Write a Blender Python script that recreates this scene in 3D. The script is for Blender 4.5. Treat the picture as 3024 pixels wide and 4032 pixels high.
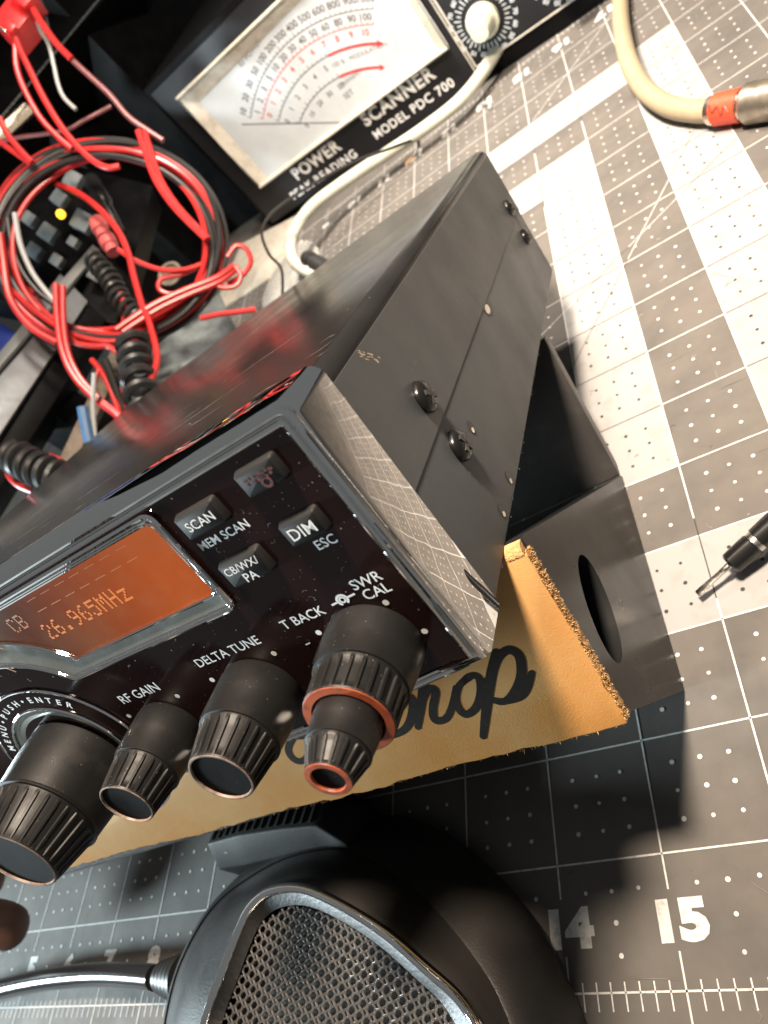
import bpy, bmesh, math, random
from mathutils import Vector, Matrix
random.seed(7)
U = 0.0254                       # everything below is laid out in inches and stored in metres
R = math.radians
sc = bpy.context.scene
for o in list(bpy.data.objects): bpy.data.objects.remove(o)
col = sc.collection

# ------------------------------------------------------------------ camera
CAM = Vector((17.38736, -0.68531, 6.74352))
RIGHT = Vector((0.78087792, 0.04291132, -0.62320806))
DOWN = Vector((-0.36149349, -0.78258551, -0.50683565))
FWD = Vector((-0.50946259, 0.62106242, -0.59559159))
cd = bpy.data.cameras.new('camera'); cam = bpy.data.objects.new('camera', cd); col.objects.link(cam)
up_, bk_ = -DOWN, -FWD
cam.matrix_world = Matrix(((RIGHT.x, up_.x, bk_.x, CAM.x*U), (RIGHT.y, up_.y, bk_.y, CAM.y*U), (RIGHT.z, up_.z, bk_.z, CAM.z*U), (0, 0, 0, 1)))
cd.sensor_width = 36; cd.lens = 25.456; cd.clip_start = 0.005; cd.clip_end = 50
cd.dof.use_dof = True; cd.dof.focus_distance = 5.2*U; cd.dof.aperture_fstop = 30
sc.camera = cam
sc.render.resolution_x, sc.render.resolution_y = 768, 1024

# ------------------------------------------------------------------ world, lamps, exposure
w = bpy.data.worlds.new('World'); sc.world = w; w.use_nodes = True
bg = w.node_tree.nodes['Background']; bg.inputs[0].default_value = (0.86, 0.88, 0.88, 1); bg.inputs[1].default_value = 0.05

def area_lamp(name, loc, target, size, watts, color, spread=180):
    l = bpy.data.lights.new(name, 'AREA'); l.shape = 'DISK'; l.size = size*U; l.energy = watts; l.color = color; l.spread = R(spread)
    o = bpy.data.objects.new(name, l); col.objects.link(o); o.location = Vector(loc)*U
    o.rotation_euler = (Vector(target)-Vector(loc)).to_track_quat('-Z', 'Y').to_euler()
    return o
area_lamp('bench_lamp', (17.7, 4.4, 17.3), (17.6, 8.3, 0), 2.4, 1.08, (1.0, 0.82, 0.65), 128)
area_lamp('shelf_lamp', (15.0, 14.0, 14.5), (13.2, 16.6, 0), 3.0, .50, (1.0, 0.87, 0.74), 104)
area_lamp('room_lamp', (-9.0, -4.5, 8.0), (10, 2, 1), 4.0, 2.2, (0.78, 0.94, 1.0))
sc.view_settings.view_transform = 'Standard'; sc.view_settings.look = 'None'
sc.view_settings.exposure = 1.7; sc.view_settings.gamma = 1.0
sc.render.engine = 'CYCLES'

def at(u, v, d):                 # a place in the room, d inches deep from where the photographer stood
    x = (u*1.822785-1512)/2851.19; y = (v*1.822785-2016)/2851.19
    return CAM + d*(RIGHT*x + DOWN*y + FWD)
def Z1(x, y): return (x*0.36376, y*0.36376)

# ------------------------------------------------------------------ materials
MATS = {}
def pm(name, c, rough=.5, metal=0., coat=0., spec=.5, bump=None, var=None, rvar=None, specks=None, emit=None, subs=None, trans=0., stretch=None, aniso=None):
    m = bpy.data.materials.new(name); m.use_nodes = True; nt = m.node_tree; N = nt.nodes; Lk = nt.links
    b = N['Principled BSDF']
    b.inputs['Base Color'].default_value = (*c, 1); b.inputs['Roughness'].default_value = rough
    b.inputs['Metallic'].default_value = metal; b.inputs['Coat Weight'].default_value = coat
    b.inputs['Specular IOR Level'].default_value = spec
    if coat: b.inputs['Coat Roughness'].default_value = .04
    if trans: b.inputs['Transmission Weight'].default_value = trans
    if subs: b.inputs['Subsurface Weight'].default_value = subs; b.inputs['Subsurface Radius'].default_value = (.004, .0015, .0008); b.inputs['Subsurface Scale'].default_value = .5
    if emit: b.inputs['Emission Color'].default_value = (*emit[0], 1); b.inputs['Emission Strength'].default_value = emit[1]
    tc = N.new('ShaderNodeTexCoord'); mp = N.new('ShaderNodeMapping'); s = 1/U
    mp.inputs['Scale'].default_value = (s, s, s) if not stretch else tuple(s*k for k in stretch)
    Lk.new(tc.outputs['Object'], mp.inputs['Vector']); vec = mp.outputs['Vector']
    def noise(scale, detail=5, rg=.6):
        n = N.new('ShaderNodeTexNoise'); n.inputs['Scale'].default_value = scale; n.inputs['Detail'].default_value = detail; n.inputs['Roughness'].default_value = rg
        Lk.new(vec, n.inputs['Vector']); return n.outputs['Fac']
    cur = None
    if var:                       # (scale, other colour, lo, hi)
        r = N.new('ShaderNodeMapRange'); r.inputs[1].default_value = var[2]; r.inputs[2].default_value = var[3]
        Lk.new(noise(var[0]), r.inputs[0])
        mx = N.new('ShaderNodeMix'); mx.data_type = 'RGBA'; Lk.new(r.outputs[0], mx.inputs[0])
        mx.inputs[6].default_value = (*c, 1); mx.inputs[7].default_value = (*var[1], 1); cur = mx.outputs[2]
    if specks:                    # (scale, size, colour, share)
        vo = N.new('ShaderNodeTexVoronoi'); vo.inputs['Scale'].default_value = specks[0]; Lk.new(vec, vo.inputs['Vector'])
        d = N.new('ShaderNodeMath'); d.operation = 'LESS_THAN'; d.inputs[1].default_value = specks[1]; Lk.new(vo.outputs['Distance'], d.inputs[0])
        sep = N.new('ShaderNodeSeparateColor'); Lk.new(vo.outputs['Color'], sep.inputs[0])
        g = N.new('ShaderNodeMath'); g.operation = 'LESS_THAN'; g.inputs[1].default_value = specks[3]; Lk.new(sep.outputs[0], g.inputs[0])
        mu = N.new('ShaderNodeMath'); mu.operation = 'MULTIPLY'; Lk.new(d.outputs[0], mu.inputs[0]); Lk.new(g.outputs[0], mu.inputs[1])
        m2 = N.new('ShaderNodeMath'); m2.operation = 'MULTIPLY'; Lk.new(mu.outputs[0], m2.inputs[0]); Lk.new(sep.outputs[1], m2.inputs[1])
        mx = N.new('ShaderNodeMix'); mx.data_type = 'RGBA'; Lk.new(m2.outputs[0], mx.inputs[0])
        if cur: Lk.new(cur, mx.inputs[6])
        else: mx.inputs[6].default_value = (*c, 1)
        mx.inputs[7].default_value = (*specks[2], 1); cur = mx.outputs[2]
    if cur: Lk.new(cur, b.inputs['Base Color'])
    if rvar:                      # (scale, lo, hi)
        r = N.new('ShaderNodeMapRange'); r.inputs[1].default_value = .3; r.inputs[2].default_value = .7; r.inputs[3].default_value = rvar[1]; r.inputs[4].default_value = rvar[2]
        Lk.new(noise(rvar[0]), r.inputs[0]); Lk.new(r.outputs[0], b.inputs['Roughness'])
    if bump:                      # (scale, strength, inches)
        bp = N.new('ShaderNodeBump'); bp.inputs['Strength'].default_value = bump[1]; bp.inputs['Distance'].default_value = bump[2]*U
        Lk.new(noise(bump[0], 3), bp.inputs['Height']); Lk.new(bp.outputs[0], b.inputs['Normal'])
    MATS[name] = m; return m

pm('mat_vinyl', (.134, .124, .114), .68, spec=.10, var=(1.1, (.100, .096, .090), .40, .68), rvar=(2.2, .55, .72), bump=(90, .25, .004), specks=(9, .05, (.03, .028, .025), .12))
pm('print_white', (.30, .30, .30), .66, spec=.1, var=(3.5, (.245, .24, .23), .52, .78), specks=(11, .06, (.20, .19, .17), .16), rvar=(2.2, .45, .62), bump=(90, .2, .003))
pm('print_line', (.62, .62, .60), .68, spec=.1, var=(14, (.34, .34, .34), .5, .75))
pm('print_grey', (.03, .03, .03), .6, spec=.25, var=(14, (.07, .07, .068), .55, .8))
pm('cut_mark', (.20, .195, .19), .7, var=(3, (.08, .08, .08), .4, .6))
pm('lint', (.06, .05, .045), .8, var=(1, (.32, .30, .27), .45, .55))
pm('table', (.11, .10, .09), .6, var=(3, (.07, .065, .06), .4, .7), bump=(30, .2, .01))
pm('cover_black', (.012, .0115, .0115), .30, spec=.65, bump=(90, .06, .004), rvar=(1.6, .17, .26), specks=(13, .055, (.40, .38, .34), .22), var=(.8, (.018, .017, .0165), .4, .7))
pm('side_black', (.056, .063, .067), .46, bump=(60, .18, .006), rvar=(1.4, .42, .56), specks=(12, .04, (.35, .32, .28), .12))
pm('chrome', (.90, .90, .90), .03, 1.0, rvar=(3, .012, .04), bump=(1.3, .16, .02))
pm('steel', (.62, .60, .56), .22, 1.0, rvar=(8, .15, .35))
pm('brass_steel', (.70, .64, .52), .25, 1.0, rvar=(6, .18, .4), bump=(20, .1, .01))
pm('plug_metal', (.40, .36, .30), .34, .85, rvar=(6, .25, .45), var=(5, (.28, .24, .19), .45, .7))
pm('panel_black', (.013, .0055, .005), .09, spec=.5, specks=(26, .055, (.55, .48, .42), .30), rvar=(2, .06, .14))  # slight maroon in the base colour stands in for red reflections on black
pm('panel_text', (.82, .84, .84), .4)
pm('button_black', (.014, .014, .014), .6, spec=.22, bump=(70, .2, .004), specks=(30, .06, (.3, .28, .25), .2))
pm('cap_black', (.004, .004, .004), .65, spec=.1, specks=(30, .06, (.3, .28, .25), .2))
pm('red_print', (.10, .014, .012), .5, var=(30, (.04, .01, .01), .45, .62))
pm('knob_black', (.009, .009, .009), .46, spec=.32, bump=(80, .22, .004), specks=(38, .075, (.55, .50, .43), .34), rvar=(4, .40, .54), var=(2.5, (.028, .026, .025), .58, .78))
pm('knob_worn', (.30, .21, .16), .5, var=(18, (.08, .06, .05), .45, .68))
pm('knob_orange', (.50, .11, .04), .5, var=(22, (.28, .07, .035), .45, .7), bump=(60, .2, .004))
pm('lcd', (.075, .013, .002), .16, coat=1.0, emit=((1.0, .165, .006), .12), var=(1.3, (.085, .042, .02), .46, .62), specks=(20, .05, (.5, .4, .3), .15))  # brown mottling painted into the colour for murky glare on the glass
_m = MATS['lcd']; _n = _m.node_tree.nodes; _l = _m.node_tree.links; _tc = _n.new('ShaderNodeTexCoord'); _sx = _n.new('ShaderNodeSeparateXYZ'); _mr = _n.new('ShaderNodeMapRange')
_l.new(_tc.outputs['Object'], _sx.inputs[0]); _l.new(_sx.outputs[0], _mr.inputs[0]); _l.new(_mr.outputs[0], _n['Principled BSDF'].inputs['Emission Strength'])
_mr.inputs[1].default_value = -2.9*U; _mr.inputs[2].default_value = -1.5*U; _mr.inputs[3].default_value = .008; _mr.inputs[4].default_value = .115
pm('lcd_segment', (.5, .15, .03), .3, emit=((1.0, .28, .05), .10))
pm('lcd_dim', (.32, .11, .03), .3, emit=((1.0, .30, .06), .05))
pm('lens_clear', (.50, .52, .48), .07, .85, rvar=(4, .05, .2))
pm('stand_black', (.014, .0145, .015), .32, spec=.17, rvar=(1.2, .26, .36), bump=(4, .06, .01), specks=(16, .03, (.2, .2, .2), .1))
pm('stand_matt', (.030, .028, .027), .42, bump=(30, .2, .006), var=(4, (.05, .045, .04), .5, .8))
pm('leather', (.50, .235, .065), .55, spec=.25, var=(.8, (.54, .32, .13), .40, .64), bump=(70, .35, .008), rvar=(3, .42, .6), specks=(18, .04, (.20, .09, .03), .15))
pm('suede', (.60, .37, .16), .85, var=(16, (.36, .18, .06), .45, .75), bump=(40, .8, .03))
pm('burnt_ink', (.012, .009, .007), .75, spec=.2, var=(20, (.03, .02, .012), .5, .8))
pm('mic_black', (.018, .0165, .015), .36, spec=.48, bump=(45, .4, .006), rvar=(2, .34, .5), specks=(20, .05, (.25, .24, .22), .10))
pm('bar_black', (.012, .0115, .011), .55, spec=.15, bump=(45, .4, .006), specks=(20, .05, (.25, .24, .22), .10))
pm('slope_black', (.008, .008, .008), .42, spec=.4, bump=(26, .35, .01))
pm('bare_metal', (.62, .48, .36), .5)
pm('mic_scuff', (.16, .15, .14), .55, var=(9, (.03, .03, .03), .45, .65))
pm('mesh_black', (.42, .40, .38), .28, .9)
pm('rubber', (.016, .016, .016), .42, rvar=(5, .35, .5))
pm('cable_gloss', (.014, .014, .014), .20)
pm('coax_grey', (.46, .47, .40), .48, var=(2, (.38, .38, .32), .4, .7), bump=(20, .15, .006))
pm('coax_beige', (.36, .29, .19), .50, var=(2, (.30, .25, .17), .4, .7))
pm('meter_black', (.004, .004, .0045), .55, spec=.1, bump=(60, .2, .004), rvar=(3, .4, .55))
pm('meter_panel', (.010, .010, .012), .42, spec=.3)
pm('dial_white', (.50, .54, .57), .5, var=(2, (.46, .50, .53), .4, .7))
pm('dial_ink', (.10, .10, .11), .6)
pm('dial_red', (.50, .035, .04), .6)
pm('frame_cream', (.52, .49, .42), .40, var=(4, (.36, .33, .28), .45, .75))
pm('knob_cream', (.46, .47, .38), .35, coat=.3)
pm('wire_red', (.44, .020, .018), .32, spec=.5, var=(3, (.32, .014, .016), .4, .7))
pm('wire_dark', (.012, .011, .011), .36, spec=.4)
pm('wire_maroon', (.13, .035, .035), .4)
pm('wire_grey', (.30, .31, .31), .4)
pm('wire_blue', (.05, .12, .24), .4)
pm('plastic_red', (.62, .02, .022), .38)
pm('connector_pink', (.48, .10, .10), .35, coat=.3)
pm('case_dark', (.0025, .0025, .0028), .6, spec=.07, rvar=(1, .35, .55), var=(2, (.005, .005, .0052), .4, .7))
pm('case_grey', (.16, .17, .18), .42, .5, rvar=(2, .35, .55), stretch=(1, 1, 1))
pm('case_edge', (.30, .32, .32), .40, .6)
pm('key_grey', (.13, .15, .155), .55, var=(5, (.08, .095, .10), .4, .7))
pm('amber', (.9, .45, .02), .2, emit=((1.0, .5, .03), .9))
pm('blue_plastic', (.006, .025, .20), .4)
pm('wood_brown', (.15, .115, .08), .6, var=(5, (.09, .07, .05), .4, .7), bump=(20, .4, .02))
pm('plastic_milk', (.55, .55, .52), .25, trans=.35, rvar=(3, .15, .4))
pm('red_tape', (.78, .075, .03), .45, bump=(10, .4, .02))
pm('skin', (.21, .10, .068), .5, subs=.15, var=(6, (.17, .075, .05), .4, .7), bump=(40, .4, .01))
pm('nail', (.42, .25, .20), .3)
pm('handle_black', (.008, .008, .008), .26)
pm('label_tan', (.52, .36, .22), .7)

# ------------------------------------------------------------------ mesh helpers
class MB:
    def __init__(s): s.v = []; s.f = []
    def add(s, vs, fs):
        o = len(s.v); s.v += [Vector(p) for p in vs]; s.f += [[i+o for i in f] for f in fs]; return s
    def join(s, m): return s.add(m.v, m.f)
    def xf(s, M): s.v = [M @ p for p in s.v]; return s
    def box(s, lo, hi):
        x0, y0, z0 = lo; x1, y1, z1 = hi
        return s.add([(x0,y0,z0),(x1,y0,z0),(x1,y1,z0),(x0,y1,z0),(x0,y0,z1),(x1,y0,z1),(x1,y1,z1),(x0,y1,z1)],
                     [(3,2,1,0),(4,5,6,7),(0,1,5,4),(1,2,6,5),(2,3,7,6),(3,0,4,7)])
    def prism(s, poly, F, h0, h1):            # F maps (x, y, h) to a point
        n = len(poly)
        return s.add([F(x, y, h0) for x, y in poly]+[F(x, y, h1) for x, y in poly],
                     [list(range(n))[::-1], list(range(n, 2*n))]+[(i, (i+1) % n, n+(i+1) % n, n+i) for i in range(n)])
    def tube(s, pts, r, seg=10, closed=False, sub=6, caps=True, rf=None):
        P = spline(pts, sub, closed); n = len(P); T = []
        for i in range(n):
            a = P[(i-1) % n] if closed else P[max(0, i-1)]; b = P[(i+1) % n] if closed else P[min(n-1, i+1)]
            d = b-a; T.append(d.normalized() if d.length > 1e-9 else Vector((0, 0, 1)))
        ref = Vector((0, 0, 1)) if abs(T[0].z) < .9 else Vector((1, 0, 0))
        N_ = (ref-T[0]*ref.dot(T[0])).normalized(); vs = []
        for i in range(n):
            N_ = (N_-T[i]*N_.dot(T[i])).normalized(); B = T[i].cross(N_)
            rr = r if rf is None else r*rf(i/(n-1))
            for k in range(seg):
                a = 2*math.pi*k/seg; vs.append(P[i]+(N_*math.cos(a)+B*math.sin(a))*rr)
        fs = []
        for i in range(n if closed else n-1):
            j = (i+1) % n
            for k in range(seg): fs.append((i*seg+k, i*seg+(k+1) % seg, j*seg+(k+1) % seg, j*seg+k))
        if caps and not closed: fs += [list(range(seg))[::-1], list(range((n-1)*seg, n*seg))]
        return s.add(vs, fs)
    def lathe(s, prof, o, ax, n=32, rf=None, caps=True):
        o = Vector(o); ax = Vector(ax).normalized(); ref = Vector((0, 0, 1)) if abs(ax.z) < .9 else Vector((1, 0, 0))
        e1 = (ref-ax*ref.dot(ax)).normalized(); e2 = ax.cross(e1); vs = []
        for l, r in prof:
            for k in range(n):
                a = 2*math.pi*k/n; rr = r if rf is None else rf(a, l, r)
                vs.append(o+ax*l+(e1*math.cos(a)+e2*math.sin(a))*rr)
        fs = [(i*n+k, i*n+(k+1) % n, (i+1)*n+(k+1) % n, (i+1)*n+k) for i in range(len(prof)-1) for k in range(n)]
        if caps: fs += [list(range(n))[::-1], list(range((len(prof)-1)*n, len(prof)*n))]
        return s.add(vs, fs)
    def build(s, name, mat, parent=None, smooth=True, bevel=0, seg=2, angle=38, kind=None, tri=False):
        me = bpy.data.meshes.new(name); me.from_pydata([tuple(p*U) for p in s.v], [], s.f); me.validate()
        bm = bmesh.new(); bm.from_mesh(me)
        bmesh.ops.remove_doubles(bm, verts=bm.verts, dist=1e-7)
        bmesh.ops.recalc_face_normals(bm, faces=bm.faces)
        if bevel:
            es = [e for e in bm.edges if len(e.link_faces) == 2 and e.calc_face_angle(0) > R(28)]
            bmesh.ops.bevel(bm, geom=es, offset=bevel*U, segments=seg, affect='EDGES', profile=.6, clamp_overlap=True)
        bm.to_mesh(me); bm.free()
        if smooth:
            for p in me.polygons: p.use_smooth = True
            me.set_sharp_from_angle(angle=R(angle))
        me.materials.append(MATS[mat]); o = bpy.data.objects.new(name, me); col.objects.link(o)
        if parent: o.parent = parent
        if kind: o['kind'] = kind
        return o

def spline(pts, sub, closed=False):
    P = [Vector(p) for p in pts]; n = len(P)
    if sub <= 1 or n < 3: return P
    out = []
    for i in range(n if closed else n-1):
        p0 = P[(i-1) % n] if closed else P[max(0, i-1)]; p1 = P[i]; p2 = P[(i+1) % n]; p3 = P[(i+2) % n] if closed else P[min(n-1, i+2)]
        for k in range(sub):
            t = k/sub; out.append(.5*((2*p1)+(p2-p0)*t+(2*p0-5*p1+4*p2-p3)*t*t+(3*p1-p0-3*p2+p3)*t**3))
    if not closed: out.append(P[-1])
    return out
def plane(o, e1, e2, e3):
    o, e1, e2, e3 = map(Vector, (o, e1, e2, e3)); return lambda x, y, h=0.: o+e1*x+e2*y+e3*h
def rrect(x0, x1, y0, y1, r, n=5):
    out = []
    for cx, cy, a0 in ((x1-r, y1-r, 0), (x0+r, y1-r, 90), (x0+r, y0+r, 180), (x1-r, y0+r, 270)):
        for k in range(n+1): a = R(a0+90*k/n); out.append((cx+r*math.cos(a), cy+r*math.sin(a)))
    return out
def offset(poly, d):                         # moves a counter-clockwise outline inwards
    n = len(poly); out = []
    for i in range(n):
        a, b, c = Vector(poly[i-1]), Vector(poly[i]), Vector(poly[(i+1) % n])
        t1 = (b-a).normalized(); t2 = (c-b).normalized(); n1 = Vector((-t1.y, t1.x)); n2 = Vector((-t2.y, t2.x))
        m = (n1+n2); m = m/max(.35, m.length_squared)*2 if m.length > 1e-6 else n1
        out.append((b.x+m.x*d, b.y+m.y*d))
    return out
def disc(mb, F, x, y, r, n=8, h=0.):
    mb.add([F(x+r*math.cos(2*math.pi*k/n), y+r*math.sin(2*math.pi*k/n), h) for k in range(n)], [list(range(n))])
def strip(mb, F, pts, wd, h=0.):             # a flat ribbon of width wd on plane F
    P = [Vector(p) for p in pts]; n = len(P); L_ = []; Rr = []
    for i in range(n):
        t = (P[min(n-1, i+1)]-P[max(0, i-1)]).normalized(); nn = Vector((-t.y, t.x))
        ww = wd(i/(n-1)) if callable(wd) else wd
        L_.append(F(*(P[i]+nn*ww/2), h)); Rr.append(F(*(P[i]-nn*ww/2), h))
    mb.add(L_+Rr, [(i, i+1, n+i+1, n+i) for i in range(n-1)])
def text2(body, bold=.0, res=3, space=1.0):
    cu = bpy.data.curves.new('t', 'FONT'); cu.body = body; cu.size = 1; cu.offset = bold; cu.resolution_u = res; cu.space_character = space; cu.fill_mode = 'FRONT'
    ob = bpy.data.objects.new('t', cu); me = bpy.data.meshes.new_from_object(ob)
    vs = [(v.co.x, v.co.y) for v in me.vertices]; fs = [list(p.vertices) for p in me.polygons]
    bpy.data.objects.remove(ob); bpy.data.meshes.remove(me); bpy.data.curves.remove(cu)
    return vs, fs
def put_text(mb, F, body, cx, cy, width=None, height=None, h=0., bold=.0, rot=0., sx=1., space=1.0):
    vs, fs = text2(body, bold, 3, space)
    x0 = min(v[0] for v in vs); x1 = max(v[0] for v in vs); y0 = min(v[1] for v in vs); y1 = max(v[1] for v in vs)
    if width and height: kx, ky = width/(x1-x0), height/(y1-y0)
    elif width: kx = ky = width/(x1-x0)
    else: ky = height/(y1-y0); kx = ky*sx
    c_, s_ = math.cos(rot), math.sin(rot); out = []
    for x, y in vs:
        x = (x-(x0+x1)/2)*kx; y = (y-(y0+y1)/2)*ky; out.append(F(cx+x*c_-y*s_, cy+x*s_+y*c_, h))
    mb.add(out, fs)
def tag(o, label, cat, group=None, kind=None):
    if label: o['label'] = label
    if cat: o['category'] = cat
    if group: o['group'] = group
    if kind: o['kind'] = kind
    return o
def thing(name, label, cat, M=None, group=None):
    o = bpy.data.objects.new(name, None); o.empty_display_size = .02; col.objects.link(o)
    if M is not None:
        M = M.copy(); M.translation = M.translation*U; o.matrix_world = M
    return tag(o, label, cat, group)
def frame(o, e1, e2, e3):
    e1, e2, e3, o = Vector(e1).normalized(), Vector(e2).normalized(), Vector(e3).normalized(), Vector(o)
    return Matrix(((e1.x, e2.x, e3.x, o.x), (e1.y, e2.y, e3.y, o.y), (e1.z, e2.z, e3.z, o.z), (0, 0, 0, 1)))
XY = plane((0, 0, 0), (1, 0, 0), (0, 1, 0), (0, 0, 1))
I3 = lambda x, y, h=0.: Vector((x, y, h))

# ------------------------------------------------------------------ bench and cutting mat
o = MB().box((-60, -14, -1.6), (45, 60, -.09)).build('table', 'table', bevel=.03); o['kind'] = 'structure'
mat = thing('cutting_mat', 'grey cutting mat printed with white inch grid, dots and blocks under everything', 'cutting mat')
MX0, MX1, MY0, MY1 = -.9, 24.9, -.9, 18.9
MB().prism(rrect(MX0, MX1, MY0, MY1, .5), XY, -.085, 0).build('mat_sheet', 'mat_vinyl', mat, bevel=.012)
WHITE = [(10, 18, 3, 4), (15, 16, 5, 13), (10, 15, 12, 13), (10, 17, 14, 15), (17, 18, 5, 15)]
def white_at(x, y): return any(a < x < b and c < y < d for a, b, c, d in WHITE)
for a, b, c, d in WHITE: MB().add([(a, c, .003), (b, c, .003), (b, d, .003), (a, d, .003)], [(0, 1, 2, 3)]).build('white_block', 'print_white', mat, smooth=False)
ln = MB(); lg = MB(); wl = .016
def seg_line(p, q, wd=wl):
    n = max(1, int((Vector(q)-Vector(p)).length/.5)); P = [Vector(p).lerp(Vector(q), i/n) for i in range(n+1)]
    for i in range(n):
        m = (P[i]+P[i+1])/2; d = (P[i+1]-P[i]); nn = Vector((-d.y, d.x)).normalized()*.03
        dark = white_at(*(m+nn)) and white_at(*(m-nn))
        strip(lg if dark else ln, XY, [tuple(P[i]), tuple(P[i+1])], wd*(.75 if dark else 1), .006)
for x in range(0, 25):
    seg_line((x, .72), (x, 17.28)); seg_line((x, .27), (x, -.45)); seg_line((x, 17.7), (x, 18.3))
for y in range(1, 18): seg_line((0, y), (24, y))
seg_line((0, 0), (24, 0), .016); seg_line((0, 18), (24, 18), .016)
for i in range(0, 24*8+1):
    if i % 8: seg_line((i/8, .075), (i/8, -.13), .012); seg_line((i/8, 18.09), (i/8, 17.9), .012)
seg_line((0, 0.01), (17.6, 17.61), .012)
a0 = R(30); seg_line((12.0, 6.93), (18.0, 6.93+6*math.tan(a0)), .012)
a0 = R(56); seg_line((14.9, 7.28), (17.6, 7.28+2.7*math.tan(a0)), .012)
ln.build('printed_line', 'print_line', mat, smooth=False, kind='stuff'); lg.build('printed_line', 'print_grey', mat, smooth=False, kind='stuff')
dw = MB(); dg = MB()
for X in range(0, 24):
    for Y in range(0, 18):
        for i in (1, 2, 3):
            for j in (1, 2, 3):
                if Y == 0 and j < 3 and i != 2: continue
                if Y == 17 and j > 1 and i != 2: continue
                x, y = X+i/4, Y+j/4
                disc(dg if white_at(x, y) else dw, XY, x+random.gauss(0, .003), y+random.gauss(0, .003), .021*random.uniform(.85, 1.1), 8, .0065)
dw.build('printed_dot', 'print_line', mat, smooth=False, kind='stuff'); dg.build('printed_dot', 'print_grey', mat, smooth=False, kind='stuff')
ct = MB(); lt = MB()
for _ in range(230):
    x, y = random.uniform(6, 20), random.uniform(-.5, 17.5); a = random.choice((0, math.pi/2, random.random()*3.14)); l = random.uniform(.2, 1.6)*random.random()+.1; b_c = random.gauss(0, .03)
    strip(ct, XY, [(x, y), (x+l*.5*math.cos(a)+b_c, y+l*.5*math.sin(a)), (x+l*math.cos(a), y+l*math.sin(a))], lambda t: .001+.005*math.sin(math.pi*t), .0072)
for _ in range(260):
    x, y = random.uniform(7, 20), random.uniform(-.5, 17.5); a = random.random()*6.28; l = random.uniform(.02, .09)
    strip(lt, XY, [(x, y), (x+l*.5*math.cos(a), y+l*.5*math.sin(a)), (x+l*math.cos(a+.6), y+l*math.sin(a+.6))], .007, .0076)
ct.build('knife_cut', 'cut_mark', mat, smooth=False, kind='stuff'); lt.build('lint', 'lint', mat, smooth=False, kind='stuff')
for x in range(5, 19):
    for y, ro, dx in ((.487, 0, .075), (17.49, math.pi, 0)):
        nm = MB(); put_text(nm, XY, str(x), x+dx, y, height=.325, h=.0065, bold=.06, rot=ro, sx=1.2); nm.build('printed_number', 'print_line', mat, smooth=False)

# ------------------------------------------------------------------ the stand the radio sits on
SX = Vector((1, .054, 0)).normalized(); SY = Vector((-.054, 1, 0)).normalized()
SM = frame((15.5, 2.39, 0), SX, SY, (0, 0, 1))
stand = thing('radio_stand', 'black wedge stand with oval side hole and tan leather front under the radio', 'stand', SM)
SIDE = lambda x, y, h=0.: Vector((h, x, y))             # (depth, height, across)
A_, B_, C_, D_ = (-.03, 3.06), (2.80, .0), (.0, .0), (-.86, 1.74)
SW = 7.6
def ellipse(cx, cy, ra, rb, rot, n=40):
    return [(cx+ra*math.cos(t)*math.cos(rot)-rb*math.sin(t)*math.sin(rot), cy+ra*math.cos(t)*math.sin(rot)+rb*math.sin(t)*math.cos(rot)) for t in (2*math.pi*k/n for k in range(n))]
def plate_with_hole(outer, inner, F, h0, h1):
    bm = bmesh.new(); mb = MB()
    for hh in (h0, h1):
        lo = [bm.verts.new(F(x, y, hh)) for x, y in outer]; li = [bm.verts.new(F(x, y, hh)) for x, y in inner]
        es = [bm.edges.new((l[i], l[(i+1) % len(l)])) for l in (lo, li) for i in range(len(l))]
        bmesh.ops.triangle_fill(bm, edges=es, use_beauty=True)
        if hh == h0: pv = (lo, li)
        else:
            for a, b in zip(pv, (lo, li)):
                for i in range(len(a)): bm.faces.new((a[i], a[(i+1) % len(a)], b[(i+1) % len(a)], b[i]))
    bm.verts.index_update()
    mb.add([v.co.copy() for v in bm.verts], [[v.index for v in f.verts] for f in bm.faces]); bm.free(); return mb
def round_poly(poly, r, n=4):
    out = []; m = len(poly)
    for i in range(m):
        a, b, c = Vector(poly[i-1]), Vector(poly[i]), Vector(poly[(i+1) % m]); u = (a-b).normalized(); v = (c-b).normalized()
        p, q = b+u*r, b+v*r
        for k in range(n+1): t = k/n; out.append(tuple(p*(1-t)**2+b*2*t*(1-t)+q*t*t))
    return out
prof = round_poly([C_, B_, A_, D_], .07)
plate_with_hole(prof, ellipse(.02, 1.80, .47, .30, R(12)), SIDE, -.55, 0).build('side_panel', 'stand_black', stand, angle=30)
MB().prism(prof, SIDE, -SW, -.552).build('body', 'stand_matt', stand, bevel=.012)
MB().prism(round_poly([(2.78, .02), (3.86, 1.56), (4.06, 1.44), (3.0, .0)], .04), SIDE, -SW, -.02).build('back_rest', 'stand_matt', stand, bevel=.01)
LU = Vector((0, .541, .841)); LN = Vector((0, -.841, .541))
lo_ = Vector((0, D_[0], D_[1]))
LEA = plane(lo_, (1, 0, 0), LU, LN)
bot = []; n = 90
for i in range(n+1):
    x = .0-(SW+.05)*i/n; bot.append((x, -.02+.024*abs(x)+.012*math.sin(x*3.1)+random.gauss(0, .006)))
top = [(-SW-.05, 1.46), (-.06, 1.46), (-.01, 1.44)]
rgt = [(.0+random.gauss(0, .006), 1.44*(1-k/14)) for k in range(1, 14)]
lth = MB()
poly = bot+top+rgt
lth.prism(poly, LEA, .0, .10)
leather = lth.build('leather_facing', 'leather', stand, bevel=.015, seg=2, angle=50)
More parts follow.
